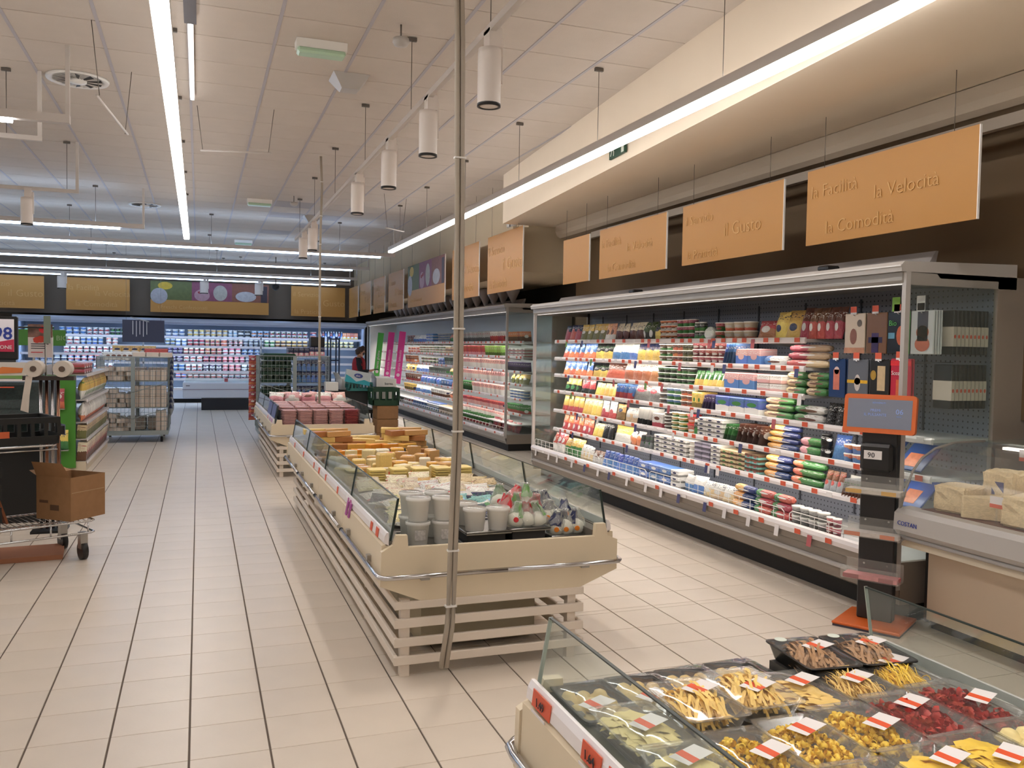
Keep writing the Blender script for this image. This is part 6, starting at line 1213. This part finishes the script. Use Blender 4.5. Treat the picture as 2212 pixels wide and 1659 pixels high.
for k, (y, c, w, lab) in enumerate(((21.9, (76, 170, 70), 'senza glutine', 'green vertical banner on the front of the side chiller'), (20.6, (206, 56, 140), 'senza lattosio', 'pink vertical banner next to the green banner'), (19.4, (214, 60, 140), 'senza lattosio', 'pink vertical banner, the one away from the green banner'))):
    t = thing('banner', lab, 'banner', (4.27, y, .75)); t.rotation_euler = (0, .10, 0); h = 1.2
    part('board', MB().box(-.075, .075, -.005, .005, 0, h), mat('banner_%d' % k, c, .5), t, local=True); lettering(t, w, .09, (.02, -.007, .28), (PI/2, -PI/2, 0), mat('banner_text', (232, 200, 214), .5)); part('mark', MB().lathe([(.04, 0), (.038, .002)], 14), mat('banner_text', (232, 200, 214), .5), t, local=True).matrix_local = Matrix.Translation((0, -.005, .2)) @ Matrix.Rotation(PI/2, 4, 'X')
t = thing('frame_cart', 'tall dark blue tube frame cart near the shop worker', 'cart', (3.15, 20.6, 0)); M_bf = mat('blue_frame', (40, 50, 72), .5)
for x, y in ((2.9, 20.4), (3.1, 20.4), (2.9, 20.9), (3.1, 20.9)): part('post', MB().tube([(x, y, 0), (x, y, 1.78)], .018, 8), M_bf, t)
for z in (.2, 1.25, 1.75): part('cross_bar', MB().tube([(2.3, 20.4, z), (3.1, 20.4, z)] if z == 1.25 else [(2.9, 20.4, z), (3.1, 20.4, z), (3.1, 20.9, z), (2.9, 20.9, z), (2.9, 20.4, z)], .014, 8), M_bf, t)
# ------------------------------------------------------------------ shop worker
def person():
    root = thing('person', 'person in red vest and black sleeves holding a small device by the corner', 'person', (3.42, 19.6, 0), rz=-.2)
    J = {}; V = []; E = []; RD = []
    def v(n, p, r): J[n] = len(V); V.append(p); RD.append(r)
    def e(*ns):
        for a, b in zip(ns, ns[1:]): E.append((J[a], J[b]))
    v('pel', (0, 0, .92), (.15, .12)); v('bel', (.01, 0, 1.06), (.15, .115)); v('che', (.0, 0, 1.22), (.165, .125)); v('nek', (.02, 0, 1.345), (.06, .06)); v('hd1', (.06, 0, 1.43), (.078, .07)); v('hd2', (.055, 0, 1.51), (.085, .078)); v('hd3', (.05, 0, 1.56), (.05, .05)); e('pel', 'bel', 'che', 'nek', 'hd1', 'hd2', 'hd3')
    v('nos', (.14, 0, 1.455), (.018, .016)); e('hd1', 'nos')
    for s, n in ((1, 'l'), (-1, 'r')):
        v('hip'+n, (0, s*.09, .86), (.095, .095)); v('kne'+n, (.03, s*.10, .48), (.062, .062)); v('ank'+n, (0, s*.10, .09), (.042, .042)); v('toe'+n, (.15, s*.11, .035), (.038, .032)); e('pel', 'hip'+n, 'kne'+n, 'ank'+n, 'toe'+n)
        v('sho'+n, (0, s*.19, 1.29), (.062, .062)); v('elb'+n, (.03, s*.24, 1.03), (.046, .046)); v('wri'+n, (.24, s*.13, 1.03), (.033, .033)); v('pal'+n, (.30, s*.09, 1.04), (.032, .022)); e('che', 'sho'+n, 'elb'+n, 'wri'+n, 'pal'+n)
        for k in range(4): v('f%d%s' % (k, n), (.335, s*.09+(k-1.5)*.019, 1.045), (.009, .009)); v('g%d%s' % (k, n), (.375-.006*abs(k-1), s*.085+(k-1.5)*.018, 1.05), (.008, .008)); e('pal'+n, 'f%d%s' % (k, n), 'g%d%s' % (k, n))
        v('t1'+n, (.31, s*.05, 1.065), (.010, .010)); v('t2'+n, (.345, s*.045, 1.075), (.009, .009)); e('pal'+n, 't1'+n, 't2'+n)
    me = bpy.data.meshes.new('body'); me.from_pydata(V, E, []); o = bpy.data.objects.new('body', me); COL.objects.link(o)
    sm = o.modifiers.new('skin', 'SKIN'); sm.use_smooth_shade = True
    for i, r in enumerate(RD): me.skin_vertices[0].data[i].radius = r; me.skin_vertices[0].data[i].use_root = (i == 0)
    o.modifiers.new('sub', 'SUBSURF').levels = 2
    bpy.context.view_layer.update(); ev = bpy.data.meshes.new_from_object(o.evaluated_get(bpy.context.evaluated_depsgraph_get())); bpy.data.objects.remove(o)
    ms = [mat('black_sleeve', (22, 22, 26), .8), mat('skin', (186, 138, 112), .55), mat('dark_trousers', (34, 36, 46), .8), mat('shoe', (20, 20, 20), .5)]
    for q in ms: ev.materials.append(q)
    for p in ev.polygons:
        c = p.center; p.material_index = 1 if (c.z > 1.335 or c.x > .245) else 3 if c.z < .09 else 2 if c.z < .92 else 0; p.use_smooth = True
    b = bpy.data.objects.new('body', ev); COL.objects.link(b); b.parent = root
    rings = [(.80, .17, .165), (.92, .175, .17), (1.06, .165, .165), (1.2, .165, .18), (1.3, .14, .175), (1.35, .085, .10)]; m = MB(); K = 18
    m.add([(.005+math.cos(2*PI*k/K)*rx*.92, math.sin(2*PI*k/K)*ry, z) for z, rx, ry in rings for k in range(K)], [(i*K+k, i*K+(k+1) % K, (i+1)*K+(k+1) % K, (i+1)*K+k) for i in range(5) for k in range(K)], True); part('vest', m, mat('red_vest', (150, 24, 34), .75), root, local=True)
    m = MB(); rn = random.Random(2); m.lathe([(.05, -.02), (.095, .0), (.112, .05), (.11, .1), (.08, .135), (.03, .15)], 14, (.03, 0, 1.435)); m.v = [(x+(rn.random()-.5)*.016, y+(rn.random()-.5)*.016, z+(.035 if x > .07 else -.03 if x < 0 else 0)) for x, y, z in m.v]; part('hair', m, mat('brown_hair', (58, 38, 26), .6), root, local=True)
    part('mask', MB().lathe([(.01, 0), (.05, .012), (.062, .04), (.055, .07)], 12, (.085, 0, 1.385)), M_black, root, local=True)
    for s in (-1, 1): part('ear', MB().lathe([(.008, 0), (.017, .006), (.01, .012)], 8), mat('skin', (186, 138, 112), .55), root, local=True).matrix_local = Matrix.Translation((.045, s*.083, 1.46)) @ Matrix.Rotation(-s*PI/2, 4, 'X'); part('eye', MB().lathe([(.007, 0), (.004, .004)], 8), M_black, root, local=True).matrix_local = Matrix.Translation((.132, s*.03, 1.49)) @ Matrix.Rotation(PI/2, 4, 'Y')
    solo('handheld_device', MB().cbox(-.07, .07, -.03, .03, 0, .02, .005), M_black, 'small dark handheld device in the hands of the worker', 'device', (3.42+.38, 19.6-.09, 1.062), rz=-.2, local=True)
person()
